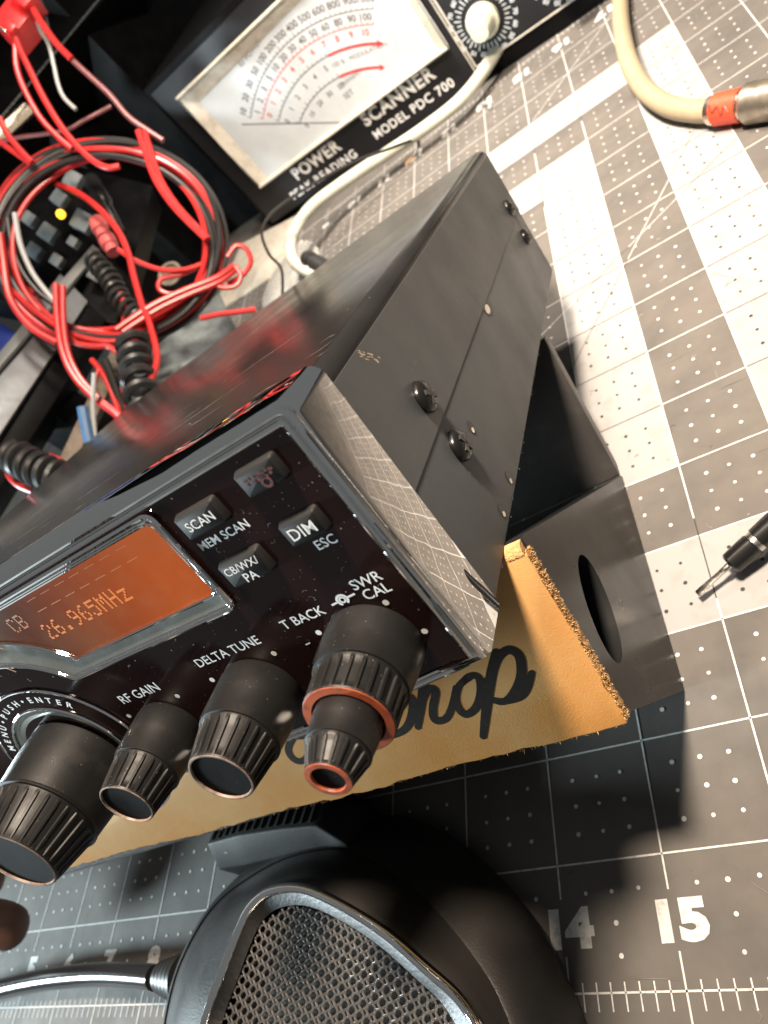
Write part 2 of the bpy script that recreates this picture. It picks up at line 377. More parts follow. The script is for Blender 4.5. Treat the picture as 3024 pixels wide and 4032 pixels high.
# rolled top of the facing
rl = MB(); rl.tube([tuple(LEA(x, 1.455, .02)) for x in (-SW, -4, -1, -.02)], .085, 12, sub=4); rl.build('rolled_edge', 'suede', stand)
fz = MB()
for i in range(5200):
    if random.random() < .72:
        t = random.random()*1.47; x = .003; base = LEA(x+random.gauss(0, .004), t, random.uniform(.0, .10)); d = (LU*random.gauss(0, .5)+Vector((1, 0, 0))*random.uniform(.2, 1)+LN*random.gauss(.1, .6)).normalized()
    else:
        x = .0-random.random()*SW; yb = -.02+.024*abs(x)+.012*math.sin(x*3.1); base = LEA(x, yb, random.uniform(.0, .1)); d = (LU*-random.uniform(.2, 1)+Vector((1, 0, 0))*random.gauss(0, .6)+LN*random.gauss(0, .5)).normalized()
    s_ = d.cross(Vector((random.gauss(0, 1), random.gauss(0, 1), random.gauss(0, 1)))).normalized()*random.uniform(.0025, .0055); l_ = random.uniform(.010, .036)
    fz.add([base-s_, base+s_, base+d*l_], [(0, 1, 2)])
fz.build('leather_fibre', 'suede', stand, smooth=False, kind='stuff')
ink = MB()
BH = [.1030]
def brush(pts, wd):
    wd *= .80
    BH[0] += .00012
    strip(ink, LEA, [tuple(p)[:2] for p in spline([(x, y, 0) for x, y in pts], 8)], lambda t: wd*(.60+.40*math.sin(math.pi*min(1, max(0, .12+.8*t)))), BH[0])
    for p in (pts[0], pts[-1]): disc(ink, LEA, p[0], p[1], wd*.37, 14, BH[0]+.00005)
for pts, wd in [([(-.60, .845), (-.814, .586), (-1.085, .215)], .105), ([(-.80, .60), (-.626, .782), (-.506, .827), (-.455, .753), (-.52, .608), (-.641, .493), (-.758, .443), (-.85, .49)], .095),
                ([(-.80, .45), (-.643, .439), (-.543, .489), (-.443, .591)], .09), ([(-.906, .722), (-1.018, .691), (-1.111, .595), (-1.14, .49), (-1.103, .437), (-.995, .473), (-.892, .582), (-.842, .70), (-.906, .735), (-1.0, .70)], .085),
                ([(-.86, .67), (-.75, .66)], .05), ([(-1.15, 1.0), (-1.288, .804), (-1.412, .65), (-1.564, .465)], .10), ([(-1.44, .62), (-1.289, .739), (-1.235, .709), (-1.344, .576), (-1.385, .478), (-1.302, .455), (-1.198, .526), (-1.06, .68)], .088),
                ([(-1.40, 1.02), (-1.62, 1.02), (-1.72, .92), (-1.50, .76), (-1.476, .68), (-1.579, .552), (-1.70, .478), (-1.85, .47), (-1.95, .55)], .095),
                ([(-2.45, .98), (-2.62, .735), (-2.747, .742), (-2.886, .654), (-2.908, .557), (-2.847, .50), (-2.72, .536), (-2.60, .657), (-2.45, .80)], .085)]: brush(pts, wd)
ink.build('script_lettering', 'burnt_ink', stand, smooth=False)

# ------------------------------------------------------------------ the radio
RA = Vector((.99994517, .01047178, 0)); RB = Vector((-.0098965, .94501126, -.32688803)); RC = Vector((-.0034231, .32687011, .94506308))
RO = Vector((15.37, 1.7746, 3.2236)); W, Ld, H = 7.95, 7.0, 1.878
radio = thing('radio', 'black two-way radio with chrome bezel and orange display tilted on the leather stand', 'radio', frame(RO, RA, RB, RC))
FR = lambda x, y, h=0.: Vector((x, h, y))              # (across, up, depth)
SD = lambda x, y, h=0.: Vector((h, x, y))              # (depth, up, across)
# case: lower chassis and upper cover, the cover laps the chassis along the side seam
def arch(x0, x1, y0, y1, r): return [(x0, y0), (x1, y0)]+[(x1-r+r*math.cos(R(a)), y1-r+r*math.sin(R(a))) for a in range(0, 91, 15)]+[(x0+r+r*math.cos(R(a)), y1-r+r*math.sin(R(a))) for a in range(90, 181, 15)]
MB().prism(rrect(-W+.02, -.002, 0, .99, .03), FR, .0, Ld-.04).build('lower_chassis', 'side_black', radio, bevel=.01)
up = MB().prism(arch(-W, 0, .945, H, .13), FR, 0., Ld).build('upper_cover', 'cover_black', radio, bevel=.012)
MB().prism([(.0, .948), (Ld-.03, .948), (Ld-.03, H-.12), (.0, H-.12)], SD, -.03, .0045).build('cover_side', 'side_black', radio, smooth=False)
def phillips(b, c, r, hd, name='screw', mat='handle_black', hole=True):
    s = MB(); s.lathe([(0, r*.96), (hd*.25, r), (hd*.6, r*.92), (hd*.85, r*.66), (hd, r*.3), (hd, .001)], (-.0, b, c), (1, 0, 0), 18, rf=lambda a, l, q: q*(1+.05*math.cos(6*a)))
    p = s.build(name, mat, radio, angle=60)
    x = MB(); an = R(random.uniform(15, 60))
    for k in (0, 1):
        d = Vector((0, math.cos(an+k*math.pi/2), math.sin(an+k*math.pi/2))); e = Vector((0, -d.z, d.y)); ce = Vector((hd*.80, b, c))
        x.add([ce+d*r*.62*i+e*r*.14*j+Vector((hd*.26*m, 0, 0)) for m in (0, 1) for i, j in ((-1, -1), (1, -1), (1, 1), (-1, 1))], [(3, 2, 1, 0), (4, 5, 6, 7), (0, 1, 5, 4), (1, 2, 6, 5), (2, 3, 7, 6), (3, 0, 4, 7)])
    q = x.build('cross_slot', 'rubber', p); return p
phillips(.891, 1.167, .125, .075); phillips(.902, .728, .125, .075); phillips(6.40, 1.128, .105, .07); phillips(6.39, .704, .105, .07)
def sidehole(b, c, ra, rb):
    s = MB(); n = 20
    for rr, h in ((1.0, .0025), ): s.add([(h, b+ra*rr*math.cos(t), c+rb*rr*math.sin(t)) for t in (2*math.pi*k/n for k in range(n))], [list(range(n))])
    p = s.build('case_hole', 'rubber', radio)
    s = MB(); s.add([(.004, b-ra*.28+ra*.50*math.cos(t), c-rb*.42+rb*.38*math.sin(t)) for t in (2*math.pi*k/n for k in range(n))], [list(range(n))])
    s.build('bright_thread', 'brass_steel', p)
sidehole(3.33, .939, .17, .115); sidehole(1.314, .654, .055, .055); sidehole(1.362, .109, .055, .055); sidehole(.898, .118, .055, .055)
scr = MB(); TOPF = lambda x, y, h=0.: Vector((x, y, H+.0015+h)); SDF = lambda x, y, h=0.: Vector((.0015+h, x, y))
for _ in range(34):
    x = -random.random()*7.0; y = .3+random.random()*2.4*random.random(); L_ = random.uniform(.03, .5)*random.random(); strip(scr, TOPF, [(x, y), (x+L_*.5, y+random.gauss(0, .015)), (x+L_, y+random.gauss(0, .03))], lambda t: .002+.009*math.sin(math.pi*t))
for x, y, l in ((-2.2, 1.15, 1.0), (-3.3, .85, .7), (-1.7, 1.7, .8), (-4.5, .9, .9), (-2.9, 1.9, .5)): strip(scr, TOPF, [(x, y), (x+l*.5, y+.02), (x+l, y+.05)], lambda t: .003+.011*math.sin(math.pi*t))
for _ in range(5): strip(scr, SDF, [(.56+random.gauss(0, .03), 1.70+random.gauss(0, .03)), (.60, 1.66), (.63+random.gauss(0, .03), 1.62)], .012)
for b, c in [(random.uniform(.2, 6.9), random.choice((.012, .03))) for _ in range(16)]+[(.01+random.random()*.02, random.uniform(.1, 1.7)) for _ in range(9)]+[(3.15+random.gauss(0, .1), 1.12+random.gauss(0, .05)) for _ in range(5)]+[(.9+random.gauss(0, .12), random.choice((1.167, .728))+random.choice((-1, 1))*random.uniform(.14, .18)) for _ in range(8)]:
    r_ = random.uniform(.005, .013); strip(scr, lambda x, y, h=0.: Vector((.0052+h, x, y)), [(b-r_*1.6, c), (b, c+random.gauss(0, .004)), (b+r_*1.6, c+random.gauss(0, .006))], lambda t: .002+.011*math.sin(math.pi*t))
bs = MB()
for _ in range(22):
    t_ = random.random(); b_, c0_ = .50+.16*t_+random.gauss(0, .018), 1.74-.13*t_+random.gauss(0, .018); l_ = random.uniform(.015, .05)
    strip(bs, lambda x, y, h=0.: Vector((.0054+h, x, y)), [(b_, c0_), (b_+l_*.5, c0_-l_*.35+random.gauss(0, .004)), (b_+l_, c0_-l_*.8)], lambda t: .001+.008*math.sin(math.pi*t))
bs.build('bare_scuff', 'bare_metal', radio, smooth=False, kind='stuff')
scr.build('scratch', 'mic_scuff', radio, smooth=False, kind='stuff')
# bezel
def bez(d=0.):
    out = [(-W+.0, .0+.10), (-W+.0, .0)]
    pts = []
    x0, x1, yt, r = -W-.01, .03, 1.93, .10
    for k in range(7): a = R(90*k/6); pts.append((x1-r+r*math.cos(a), yt-r+r*math.sin(a)))
    for k in range(7): a = R(90+90*k/6); pts.append((x0+r+r*math.cos(a), yt-r+r*math.sin(a)))
    nb = 40
    for k in range(nb+1):
        x = x0+(x1-x0)*k/nb; e = max(0, min(x1-x, x-x0)); pts.append((x, -.005-.19*(1-math.exp(-(e/1.1)**1.6))))
    pts[-1] = (x1, .01); pts[-nb-1] = (x0, .01)
    return offset(pts, d) if d else pts
chb = MB(); b0 = bez(0); rings = [(bez(.03), -.0), (bez(.0), -.02), (bez(.0), -.44), (bez(.012), -.465), (bez(.05), -.475), (bez(.06), -.50), (bez(.085), -.50), (bez(.095), -.455)]
nb_ = len(b0); vs = []; fs = []
for pl, d in rings: vs += [FR(x, y, d) for x, y in pl]
for i in range(len(rings)-1):
    for k in range(nb_): fs.append((i*nb_+k, i*nb_+(k+1) % nb_, (i+1)*nb_+(k+1) % nb_, (i+1)*nb_+k))
chb.add(vs, fs); bezel = chb.build('bezel', 'chrome', radio, angle=30)
rid = MB(); rid.tube([FR(x, y, -.50) for x, y in bez(.035)], .021, 8, closed=True, sub=1); rid.tube([FR(x, y, -.515) for x, y in bez(.085)], .019, 8, closed=True, sub=1)
rid.build('rim_ridge', 'chrome', bezel)
MB().prism(bez(.09), FR, -.46, -.515).build('front_panel', 'panel_black', radio)
panel = [o for o in radio.children if o.name.startswith('front_panel')][0]
PN = lambda x, y, h=0.: Vector((x, -.517-h, y))        # (across, up, out of the panel)
tx = MB()
def ptxt(s, xl, xr, c, h=.0, bold=.004, mb=None): put_text(mb or tx, PN, s, (xl+xr)/2, c, width=xr-xl, h=h+.002, bold=bold)
ptxt('MEM SCAN', -1.075, -.668, 1.462); ptxt('ESC', -.405, -.262, 1.149); ptxt('SWR', -.40, -.187, .825); ptxt('CAL', -.376, -.188, .735)
ptxt('T BACK', -1.022, -.672, .756); ptxt('DELTA TUNE', -1.856, -1.252, .733); ptxt('RF GAIN', -2.772, -2.335, .688)
for x, c in ((-.829, .614), (-.284, .639), (-.201, .36), (-2.849, .534), (-2.259, .547), (-1.86, .57), (-1.24, .59)): disc(tx, PN, x, c, .021, 12, .002)
strip(tx, PN, [(-.615+.012*math.cos(0), .758), (-.555, .762)], .014, .002); strip(tx, PN, [(-.475, .768), (-.415, .772)], .014, .002)
strip(tx, PN, [(-.515+.036*math.cos(t), .765+.036*math.sin(t)) for t in (R(a) for a in range(-60, 241, 20))], .016, .002)
strip(tx, PN, [(-.515+.019*math.cos(t), .765+.019*math.sin(t)) for t in (R(a) for a in range(0, 361, 30))], .012, .002)
strip(tx, PN, [(-.98, .565), (-.94, .567)], .010, .002)
tx.build('panel_lettering', 'panel_text', panel, smooth=False)
dst = MB()
for _ in range(420):
    x = -random.random()*4.2; c = random.random()*1.8+.02; r_ = random.choice((.002, .003, .003, .004, .006)); disc(dst, PN, x, c, r_, 5, .0012)
    if random.random() < .12: a = random.random()*6.28; strip(dst, PN, [(x, c), (x+.02*math.cos(a), c+.02*math.sin(a)), (x+.035*math.cos(a+.5), c+.035*math.sin(a+.5))], .003, .0012)
dst.build('dust_speck', 'mic_scuff', panel, smooth=False, kind='stuff')
def button(x0, x1, c0, c1, txt, red=False):
    b = MB(); rp = rrect(x0, x1, c0, c1, .018, 3); n_ = len(rp); lay = [(offset(rp, -.006), 0), (rp, .03), (offset(rp, .008), .050), (offset(rp, .022), .056)]
    vs = [PN(x, y, h) for pl, h in lay for x, y in pl]
    b.add(vs, [(i*n_+k, i*n_+(k+1) % n_, (i+1)*n_+(k+1) % n_, (i+1)*n_+k) for i in range(3) for k in range(n_)]+[list(range(3*n_, 4*n_))])
    p = b.build('button', 'button_black', radio, angle=45)
    t = MB()
    for s, xl, xr, c, bold in txt: put_text(t, PN, s, (xl+xr)/2, c, width=xr-xl, h=.0585, bold=bold)
    if red:
        for q in range(16): xx = x0+.06+.16*(q % 8)/7+random.gauss(0, .008); yy = c1-.055-.028*(q//8); strip(t, PN, [(xx, yy), (xx+random.uniform(.012, .03), yy+random.gauss(0, .008))], .018, .0585)
        strip(t, PN, [(x0+.17+.028*math.cos(R(a)), c0+.045+.028*math.sin(R(a))) for a in range(0, 361, 30)], .018, .0585)
    t.build('legend', 'red_print' if red else 'panel_text', p, smooth=False)
    return p
button(-1.045, -.72, 1.535, 1.70, [('SCAN', -.99, -.77, 1.617, .004)])
button(-.50, -.215, 1.585, 1.745, [], True)['label'] = 'button with a dark red worn legend'
button(-.495, -.225, 1.215, 1.375, [('DIM', -.455, -.275, 1.293, .004)])
button(-1.045, -.715, 1.14, 1.32, [('CB/WX/', -1.015, -.745, 1.262, .003), ('PA', -.92, -.82, 1.182, .004)])
# display: clear chromed surround with a cut-out for the channel knob
KX, KC = -3.74, .33
def disp_outline(x1, y0, y1, rk, r=.06):
    x0 = 2*KX-x1; pts = []
    for cx, cy, a0 in ((x1-r, y1-r, 0), (x0+r, y1-r, 90), (x0+r, y0+r, 180)):
        for k in range(6): a = R(a0+90*k/5); pts.append((cx+r*math.cos(a), cy+r*math.sin(a)))
    th = math.asin(min(.99, (y0-KC)/rk))
    for k in range(25): a = math.pi-th-(math.pi-2*th)*k/24; pts.append((KX+rk*math.cos(a), KC+rk*math.sin(a)))
    for k in range(6): a = R(270+90*k/5); pts.append((x1-r+r*math.cos(a), y0+r+r*math.sin(a)))
    return pts
ou, inn = disp_outline(-1.175, 1.02, 1.80, 1.08), disp_outline(-1.215, 1.15, 1.755, 1.30)
dsp = thing_display = None
s = MB(); n_ = len(ou); s.add([PN(x, y, .03) for x, y in ou]+[PN(x, y, .0) for x, y in inn], [(k, (k+1) % n_, n_+(k+1) % n_, n_+k) for k in range(n_)])
sur = s.build('display_surround', 'lens_clear', radio, angle=60)
s = MB(); s.tube([PN(x, y, .026) for x, y in ou], .017, 8, closed=True, sub=1); s.tube([PN(x, y, .015) for x, y in inn], .012, 8, closed=True, sub=1); s.tube([PN(x, y, .018) for x, y in offset(ou, .03)], .009, 8, closed=True, sub=1)
s.build('surround_ridge', 'chrome', sur)
lcd = MB().add([PN(x, y, .006) for x, y in inn], [list(range(n_))]).build('display_screen', 'lcd', radio, smooth=False)
s = MB()
GL = {'2': '01110 10001 00001 00110 01000 10000 11111', '6': '00110 01000 10000 11110 10001 10001 01110', '.': '00000 00000 00000 00000 00000 01100 01100', '9': '01110 10001 10001 01111 00001 00010 01100', '5': '11111 10000 11110 00001 00001 10001 01110',
      'M': '10001 11011 10101 10101 10001 10001 10001', 'H': '10001 10001 10001 11111 10001 10001 10001', 'z': '00000 00000 11111 00010 00100 01000 11111', 'C': '01110 10001 10000 10000 10000 10001 01110', 'B': '11110 10001 10001 11110 10001 10001 11110'}
def dots(mb, body, x, y, pw, ph, step):
    for ch_ in body:
        for r_i, row in enumerate(GL[ch_].split()):
            for c_i, bit in enumerate(row):
                if bit == '1' and random.random() < .95: px_, py_ = x+c_i*pw, y-r_i*ph; mb.add([PN(px_, py_-ph*.86, .0085), PN(px_+pw*.88, py_-ph*.86, .0085), PN(px_+pw*.88, py_, .0085), PN(px_, py_, .0085)], [(0, 1, 2, 3)])
        x += step
dots(s, '26.965MHz', -2.76, 1.505, .0165, .0195, .108)
s.build('frequency_readout', 'lcd_segment', lcd, smooth=False)
s = MB(); dots(s, 'CB', -3.0, 1.66, .0155, .018, .10)
for a, b in (((-3.30, 1.50), (-3.02, 1.24)), ((-3.62, 1.54), (-3.40, 1.27))): strip(s, PN, [a, b], .014, .0085)
for k in range(7):
    xx = -1.62-k*.17; strip(s, PN, [(xx, 1.60), (xx+.11, 1.60)], .006, .0085)
    strip(s, PN, [(xx, 1.70), (xx+.11, 1.70)], .004, .0085)
s.build('display_segment', 'lcd_dim', lcd, smooth=False)
# ring plate round the channel knob
s = MB(); s.lathe([(0, .80), (.010, .79), (.012, .74), (.012, .58)], PN(KX, KC, 0), (0, -1, 0), 64, caps=False); rp_ = s.build('knob_ring', 'panel_black', radio, angle=40)
s = MB()
for rr, hh in ((.795, .012), (.60, .022)): s.tube([PN(KX+rr*math.cos(R(a)), KC+rr*math.sin(R(a)), hh) for a in range(0, 360, 6)], .012, 8, closed=True, sub=1)
s.build('ring_edge', 'chrome', rp_)
s = MB(); s.lathe([(.012, .59), (.02, .55), (.0, .5)], PN(KX, KC, 0), (0, -1, 0), 64, caps=False); s.build('ring_plate', 'lens_clear', rp_)
s = MB()
for i, ch in enumerate('MENU-PUSH-ENTER'):
    a = R(152-7.6*i)
    if ch == '-': disc(s, PN, KX+.695*math.cos(a), KC+.695*math.sin(a), .013, 10, .0145); continue
    put_text(s, PN, ch, KX+.695*math.cos(a), KC+.695*math.sin(a), height=.062, h=.0145, bold=.02, rot=a-math.pi/2, sx=1)
s.build('ring_lettering', 'panel_text', rp_, smooth=False)

def knob(x, c, L0, L1, r0, r1, nf, rim_mat, name='knob', skirt=True, pointer=True, rimw=.022):
    ax = Vector((0, -1, 0)); o_ = Vector((x, -.517, c)); Lt = L1-L0; g = L0+Lt*.60
    prof = [(L0, r0*.97), (L0+.015, r0), (L0+Lt*.30, r0*.985), (g-.03, r0*.93), (g-.018, r0*.945), (g-.004, r0*.945), (g, r0*.90), (g+.012, r0*.895), (g+.02, r0*.90)]
    for k in range(1, 9): t = k/8; prof.append((g+.02+(L1-g-.03)*t, r0*.90*(1-t)+r1*t))
    prof += [(L1, r1*.985), (L1, r1-rimw)]
    def rf(a, l, r):
        if l <= g+.015 or l > L1-.02: return r
        f = (a*nf/(2*math.pi)) % 1; e = min(1, (l-g-.015)/.015)
        return r-e*(.014 if .13 < f < .87 else 0.)*min(1, r0/.25)
    s = MB(); s.lathe(prof, o_, ax, nf*10, rf, caps=False); kb = s.build(name, 'knob_black', radio, angle=32)
    s = MB(); s.lathe([(L1-.006, r1*.995), (L1+.003, r1*.97), (L1+.004, r1-rimw), (L1-.012, r1-rimw-.004)], o_, ax, 48, caps=False); s.build('rim', rim_mat, kb, angle=50)
    s = MB(); s.lathe([(L1-.014, r1-rimw), (L1-.02, .001)], o_, ax, 48, caps=False); s.build('end_cap', 'cap_black', kb)
    if pointer:
        s = MB(); a = R(128); rr = r0*.985; d = Vector((math.cos(a), 0, math.sin(a))); e = Vector((-d.z, 0, d.x))
        s.add([o_+ax*l+d*(r_)+e*q for l, r_ in ((L0+.01, rr-.02), (L0+.01, rr+.012), (g-.04, rr+.0), (g-.04, rr-.03)) for q in (-.016, .016)], [(0, 1, 3, 2), (2, 3, 5, 4), (4, 5, 7, 6), (6, 7, 1, 0), (0, 2, 4, 6), (1, 3, 5, 7)])
        s.build('pointer', 'knob_black', kb)
    return kb
k1 = knob(-.529, .41, .0, .60, .305, .265, 24, 'knob_orange', rimw=.055); k1['label'] = 'outer ring of the dual knob with orange rim'
k2 = knob(-.529, .41, .56, .97, .195, .128, 18, 'knob_orange', pointer=False, rimw=.034); k2['label'] = 'small inner knob with orange end ring'
knob(-1.55, .355, .0, .70, .29, .215, 24, 'knob_worn', rimw=.018)
knob(-2.56, .32, .0, .67, .262, .20, 22, 'knob_worn', rimw=.014)
k5 = knob(KX, KC-.03, .0, .90, .46, .335, 30, 'knob_worn', pointer=False, rimw=.02); k5['label'] = 'large channel knob with worn brown rim'

# ------------------------------------------------------------------ hand microphone
mic = thing('hand_microphone', 'black hand microphone with chrome-rimmed mesh grille lying on the mat', 'microphone')
def loft(secs, sub=5):               # closed outlines at rising heights
    rows = [spline([(x, y, z) for x, y in pl], sub, True) for pl, z in secs]; n = len(rows[0]); mb = MB()
    mb.add([p for r in rows for p in r], [(i*n+k, i*n+(k+1) % n, (i+1)*n+(k+1) % n, (i+1)*n+k) for i in range(len(rows)-1) for k in range(n)])
    return mb, rows
OUTL = [(9.02, .0), (9.10, .45), (9.45, .98), (10.1, 1.42), (11.0, 1.66), (11.95, 1.70), (12.60, 1.53), (13.17, 1.20), (13.72, .69), (14.06, .15), (14.22, -.42), (14.0, -1.15), (13.7, -1.9), (12.8, -2.4), (11.6, -2.55), (10.3, -2.2), (9.4, -1.5), (9.08, -.7)]
SEAM = [(9.55, .0), (9.68, .42), (10.0, .82), (10.5, 1.08), (11.2, 1.26), (11.95, 1.26), (12.55, 1.02), (13.08, .68), (13.55, .25), (13.82, -.12), (13.95, -.55), (13.75, -1.1), (13.3, -1.7), (12.5, -2.05), (11.5, -2.1), (10.6, -1.8), (9.9, -1.3), (9.6, -.6)]
RING = [(10.74, -.25), (10.88, .12), (11.02, .46), (11.16, .68), (11.42, .80), (11.85, .79), (12.35, .62), (12.9, .36), (13.35, .08), (13.7, -.16), (13.88, -.45), (13.72, -.8), (13.4, -1.1), (12.8, -1.3), (12.1, -1.45), (11.5, -1.4), (11.0, -1.1), (10.75, -.7)]
def mixo(A, B, t): return [(a[0]*(1-t)+b[0]*t, a[1]*(1-t)+b[1]*t) for a, b in zip(A, B)]
CEN = [(11.8, -.3)]*18
lowr, _ = loft([(mixo(OUTL, CEN, .10), .0), (mixo(OUTL, CEN, .02), .08), (OUTL, .22), (mixo(OUTL, SEAM, .25), .42), (mixo(OUTL, SEAM, .70), .66), (SEAM, .78), (mixo(SEAM, CEN, .02), .80)])
lowr.build('back_shell', 'mic_black', mic, angle=60)
SE2 = mixo(SEAM, CEN, .012)
upr, rr_ = loft([(SE2, .775), (mixo(SE2, RING, .06), .80), (mixo(SE2, RING, .40), 1.02), (mixo(SE2, RING, .72), 1.15), (mixo(SE2, RING, .93), 1.185), (RING, 1.19)])
upr.build('front_shell', 'mic_black', mic, angle=60)
ri = MB(); ri.tube([(x, y, 1.195) for x, y in RING], .048, 10, closed=True, sub=5)
R2 = mixo(RING, [(12.0, -.3)]*18, .055); R3 = mixo(RING, [(12.0, -.3)]*18, .13)
b_, _ = loft([(RING, 1.20), (R2, 1.175), (R3, 1.12)]); ring = ri.build('chrome_ring', 'chrome', mic)
b_.build('ring_slope', 'slope_black', ring)
R3s = spline([(x, y, 0) for x, y in R3], 5, True); poly3 = [(p.x, p.y) for p in R3s]
def inside(x, y):
    c = False; n = len(poly3); j = n-1
    for i in range(n):
        xi, yi = poly3[i]; xj, yj = poly3[j]
        if (yi > y) != (yj > y) and x < (xj-xi)*(y-yi)/(yj-yi)+xi: c = not c
        j = i
    return c
MB().add([(x, y, 1.035) for x, y in poly3], [list(range(len(poly3)))]).build('grille_backing', 'rubber', mic)
gr = MB(); pit = .066
for dirn in (0, 1):
    d = Vector((math.cos(R(20)), math.sin(R(20)))) if dirn == 0 else Vector((-math.sin(R(20)), math.cos(R(20)))); e = Vector((-d.y, d.x))
    for j in range(-46, 47):
        run = []
        def flush():
            if len(run) > 3: gr.tube(run, .0115, 5, sub=1)
        for i in range(-96, 97):
            p = Vector((12.3, -.3))+e*(j*pit)+d*(i*pit*.5)
            if inside(p.x, p.y):
                run.append((p.x, p.y, 1.10+.018*math.sin(math.pi*(i*.5+j+dirn)+0.)))
            else: flush(); run = []
        flush()
gr.build('mesh_grille', 'mesh_black', mic, kind='stuff')
# push-to-talk bar on the side: smooth bevel towards the face, ribbed top behind the crest
ST = [(9.78, 1.34, .58, 1.42, .66, 1.58, .62, 1.62), (9.93, 1.25, .68, 1.48, .92, 1.78, .83, 1.86), (10.5, 1.24, .74, 1.49, .97, 1.87, .86, 1.96), (11.2, 1.26, .76, 1.47, .97, 1.85, .86, 1.95), (11.72, 1.27, .77, 1.44, .95, 1.80, .84, 1.90), (12.05, 1.18, .76, 1.25, .81, 1.68, .75, 1.78)]
def st_at(x):
    for a, b in zip(ST, ST[1:]):
        if a[0] <= x <= b[0]: t = (x-a[0])/(b[0]-a[0]); return [p*(1-t)+q*t for p, q in zip(a, b)]
s = MB(); xs = [9.78, 9.85, 9.93]+[9.93+.1*k for k in range(1, 18)]+[11.72, 11.88, 12.05]; xs = sorted(set(round(x, 3) for x in xs)); rows = []
for x in xs:
    q = st_at(x); rows.append([(x, q[1], .3), (x, q[1], q[2]), (x, q[3], q[4]), (x, q[5], q[6]), (x, q[7], .45), (x, q[7]-.1, .2)])
s.add([p for r in rows for p in r], [(i*6+k, i*6+(k+1) % 6, i*6+6+(k+1) % 6, i*6+6+k) for i in range(len(rows)-1) for k in range(6)]+[list(range(6)), list(range(len(rows)*6-6, len(rows)*6))[::-1]])
pb = s.build('talk_bar', 'bar_black', mic, bevel=.02, angle=50)
s = MB()
for k in range(14):
    x = 10.0+k*.125; q = st_at(x); s.add([(x+o*.02, q[3]+(q[5]-q[3])*t, q[4]+(q[6]-q[4])*t+dz) for o in (-1, 1) for t, dz in ((.12, -.02), (.12, .018), (.95, .022), (.95, -.02))], [(0, 1, 2, 3), (7, 6, 5, 4), (0, 4, 5, 1), (1, 5, 6, 2), (2, 6, 7, 3)])
s.build('grip_rib', 'bar_black', pb, bevel=.006)
s = MB(); q = st_at(10.2); BEV = plane((10.2, q[1], q[2]), (1, 0, 0), (0, q[3]-q[1], q[4]-q[2]), (0, -(q[4]-q[2]), q[3]-q[1])); disc(s, BEV, .0, .55, .04, 12, .02); s.build('worn_spot', 'mic_scuff', pb, smooth=False)
# strain relief and cord
s = MB(); prf = []
for k in range(5):
    l = k*.10; prf += [(l, .27-.022*k), (l+.055, .27-.022*k), (l+.062, .20-.02*k), (l+.095, .20-.02*k)]
s.lathe(prf, (9.36, .20, .42), (-1, .06, -.02), 32); s.build('strain_relief', 'rubber', mic, angle=40)
s = MB(); s.tube([(8.75, .225, .41), (8.3, .26, .38), (7.6, .30, .33), (6.9, .31, .31), (6.0, .28, .32), (5.0, .20, .33), (3.8, .05, .35), (2.0, -.2, .30)], .145, 16, sub=8); s.build('cord', 'cable_gloss', mic)

# ------------------------------------------------------------------ power meter at the back
MN = Vector((.19612, .98058, 0)); MXv = Vector((.98058, -.19612, 0))
meter = thing('power_meter', 'black radio power meter with white dial reading SCANNER at the back of the mat', 'meter', frame((15, 18.3, .02), MXv, MN, (0, 0, 1)))
MF = lambda x, y, h=0.: Vector((x, -h, y))             # (across, up, towards the viewer)
MB().box((-8.75, .05, .0), (4.2, 7.0, 4.9)).build('case', 'meter_black', meter, bevel=.06)
MB().prism(rrect(-8.55, -.95, .10, 4.72, .05), MF, -.045, .06).build('meter_bezel', 'meter_panel', meter, bevel=.02)
MB().prism(rrect(-.89, 4.1, .42, 4.72, .03), MF, -.045, .05).build('control_panel', 'meter_panel', meter, bevel=.01)
cp = [o for o in meter.children if o.name == 'control_panel'][0]
s = MB()
for a, b in (((-.86, .45), (4.05, .45)), ((-.86, .45), (-.86, 4.7))): strip(s, MF, [a, b], .045, .054)
strip(s, MF, [(-.93, .10), (-.93, 4.7)], .03, .066)
s.build('trim_line', 'frame_cream', cp, smooth=False)
g0, g1, h0, h1 = -7.84, -1.18, 1.22, 4.25
# glass window frame sloping in to the dial
s = MB(); oo = [(g0-.02, h0), (g1+.06, h0+.02), (g1+.06, h1), (g0-.02, h1)]; ii = [(g0+.34, h0+.04), (g1-.18, h0+.06), (g1-.18, h1-.25), (g0+.34, h1-.42)]
s.add([MF(x, y, .20) for x, y in oo]+[MF(x, y, .09) for x, y in ii], [(k, (k+1) % 4, 4+(k+1) % 4, 4+k) for k in range(4)]+[])
wf = s.build('window_frame', 'frame_cream', meter, smooth=False)
s = MB(); s.tube([MF(x, y, .20) for x, y in oo], .05, 8, closed=True, sub=1); s.build('frame_bead', 'frame_cream', wf)
dial = MB().add([MF(x, y, .085) for x, y in oo], [(0, 1, 2, 3)]).build('dial_face', 'dial_white', meter, smooth=False)
DF = lambda x, y, h=0.: MF(x, y, .089+h); PC = (-4.28, -.5)
s = MB(); rd = MB()
def arcpts(r, a0, a1, n=40): return [(PC[0]+r*math.cos(R(a0+(a1-a0)*k/n)), PC[1]+r*math.sin(R(a0+(a1-a0)*k/n))) for k in range(n+1)]
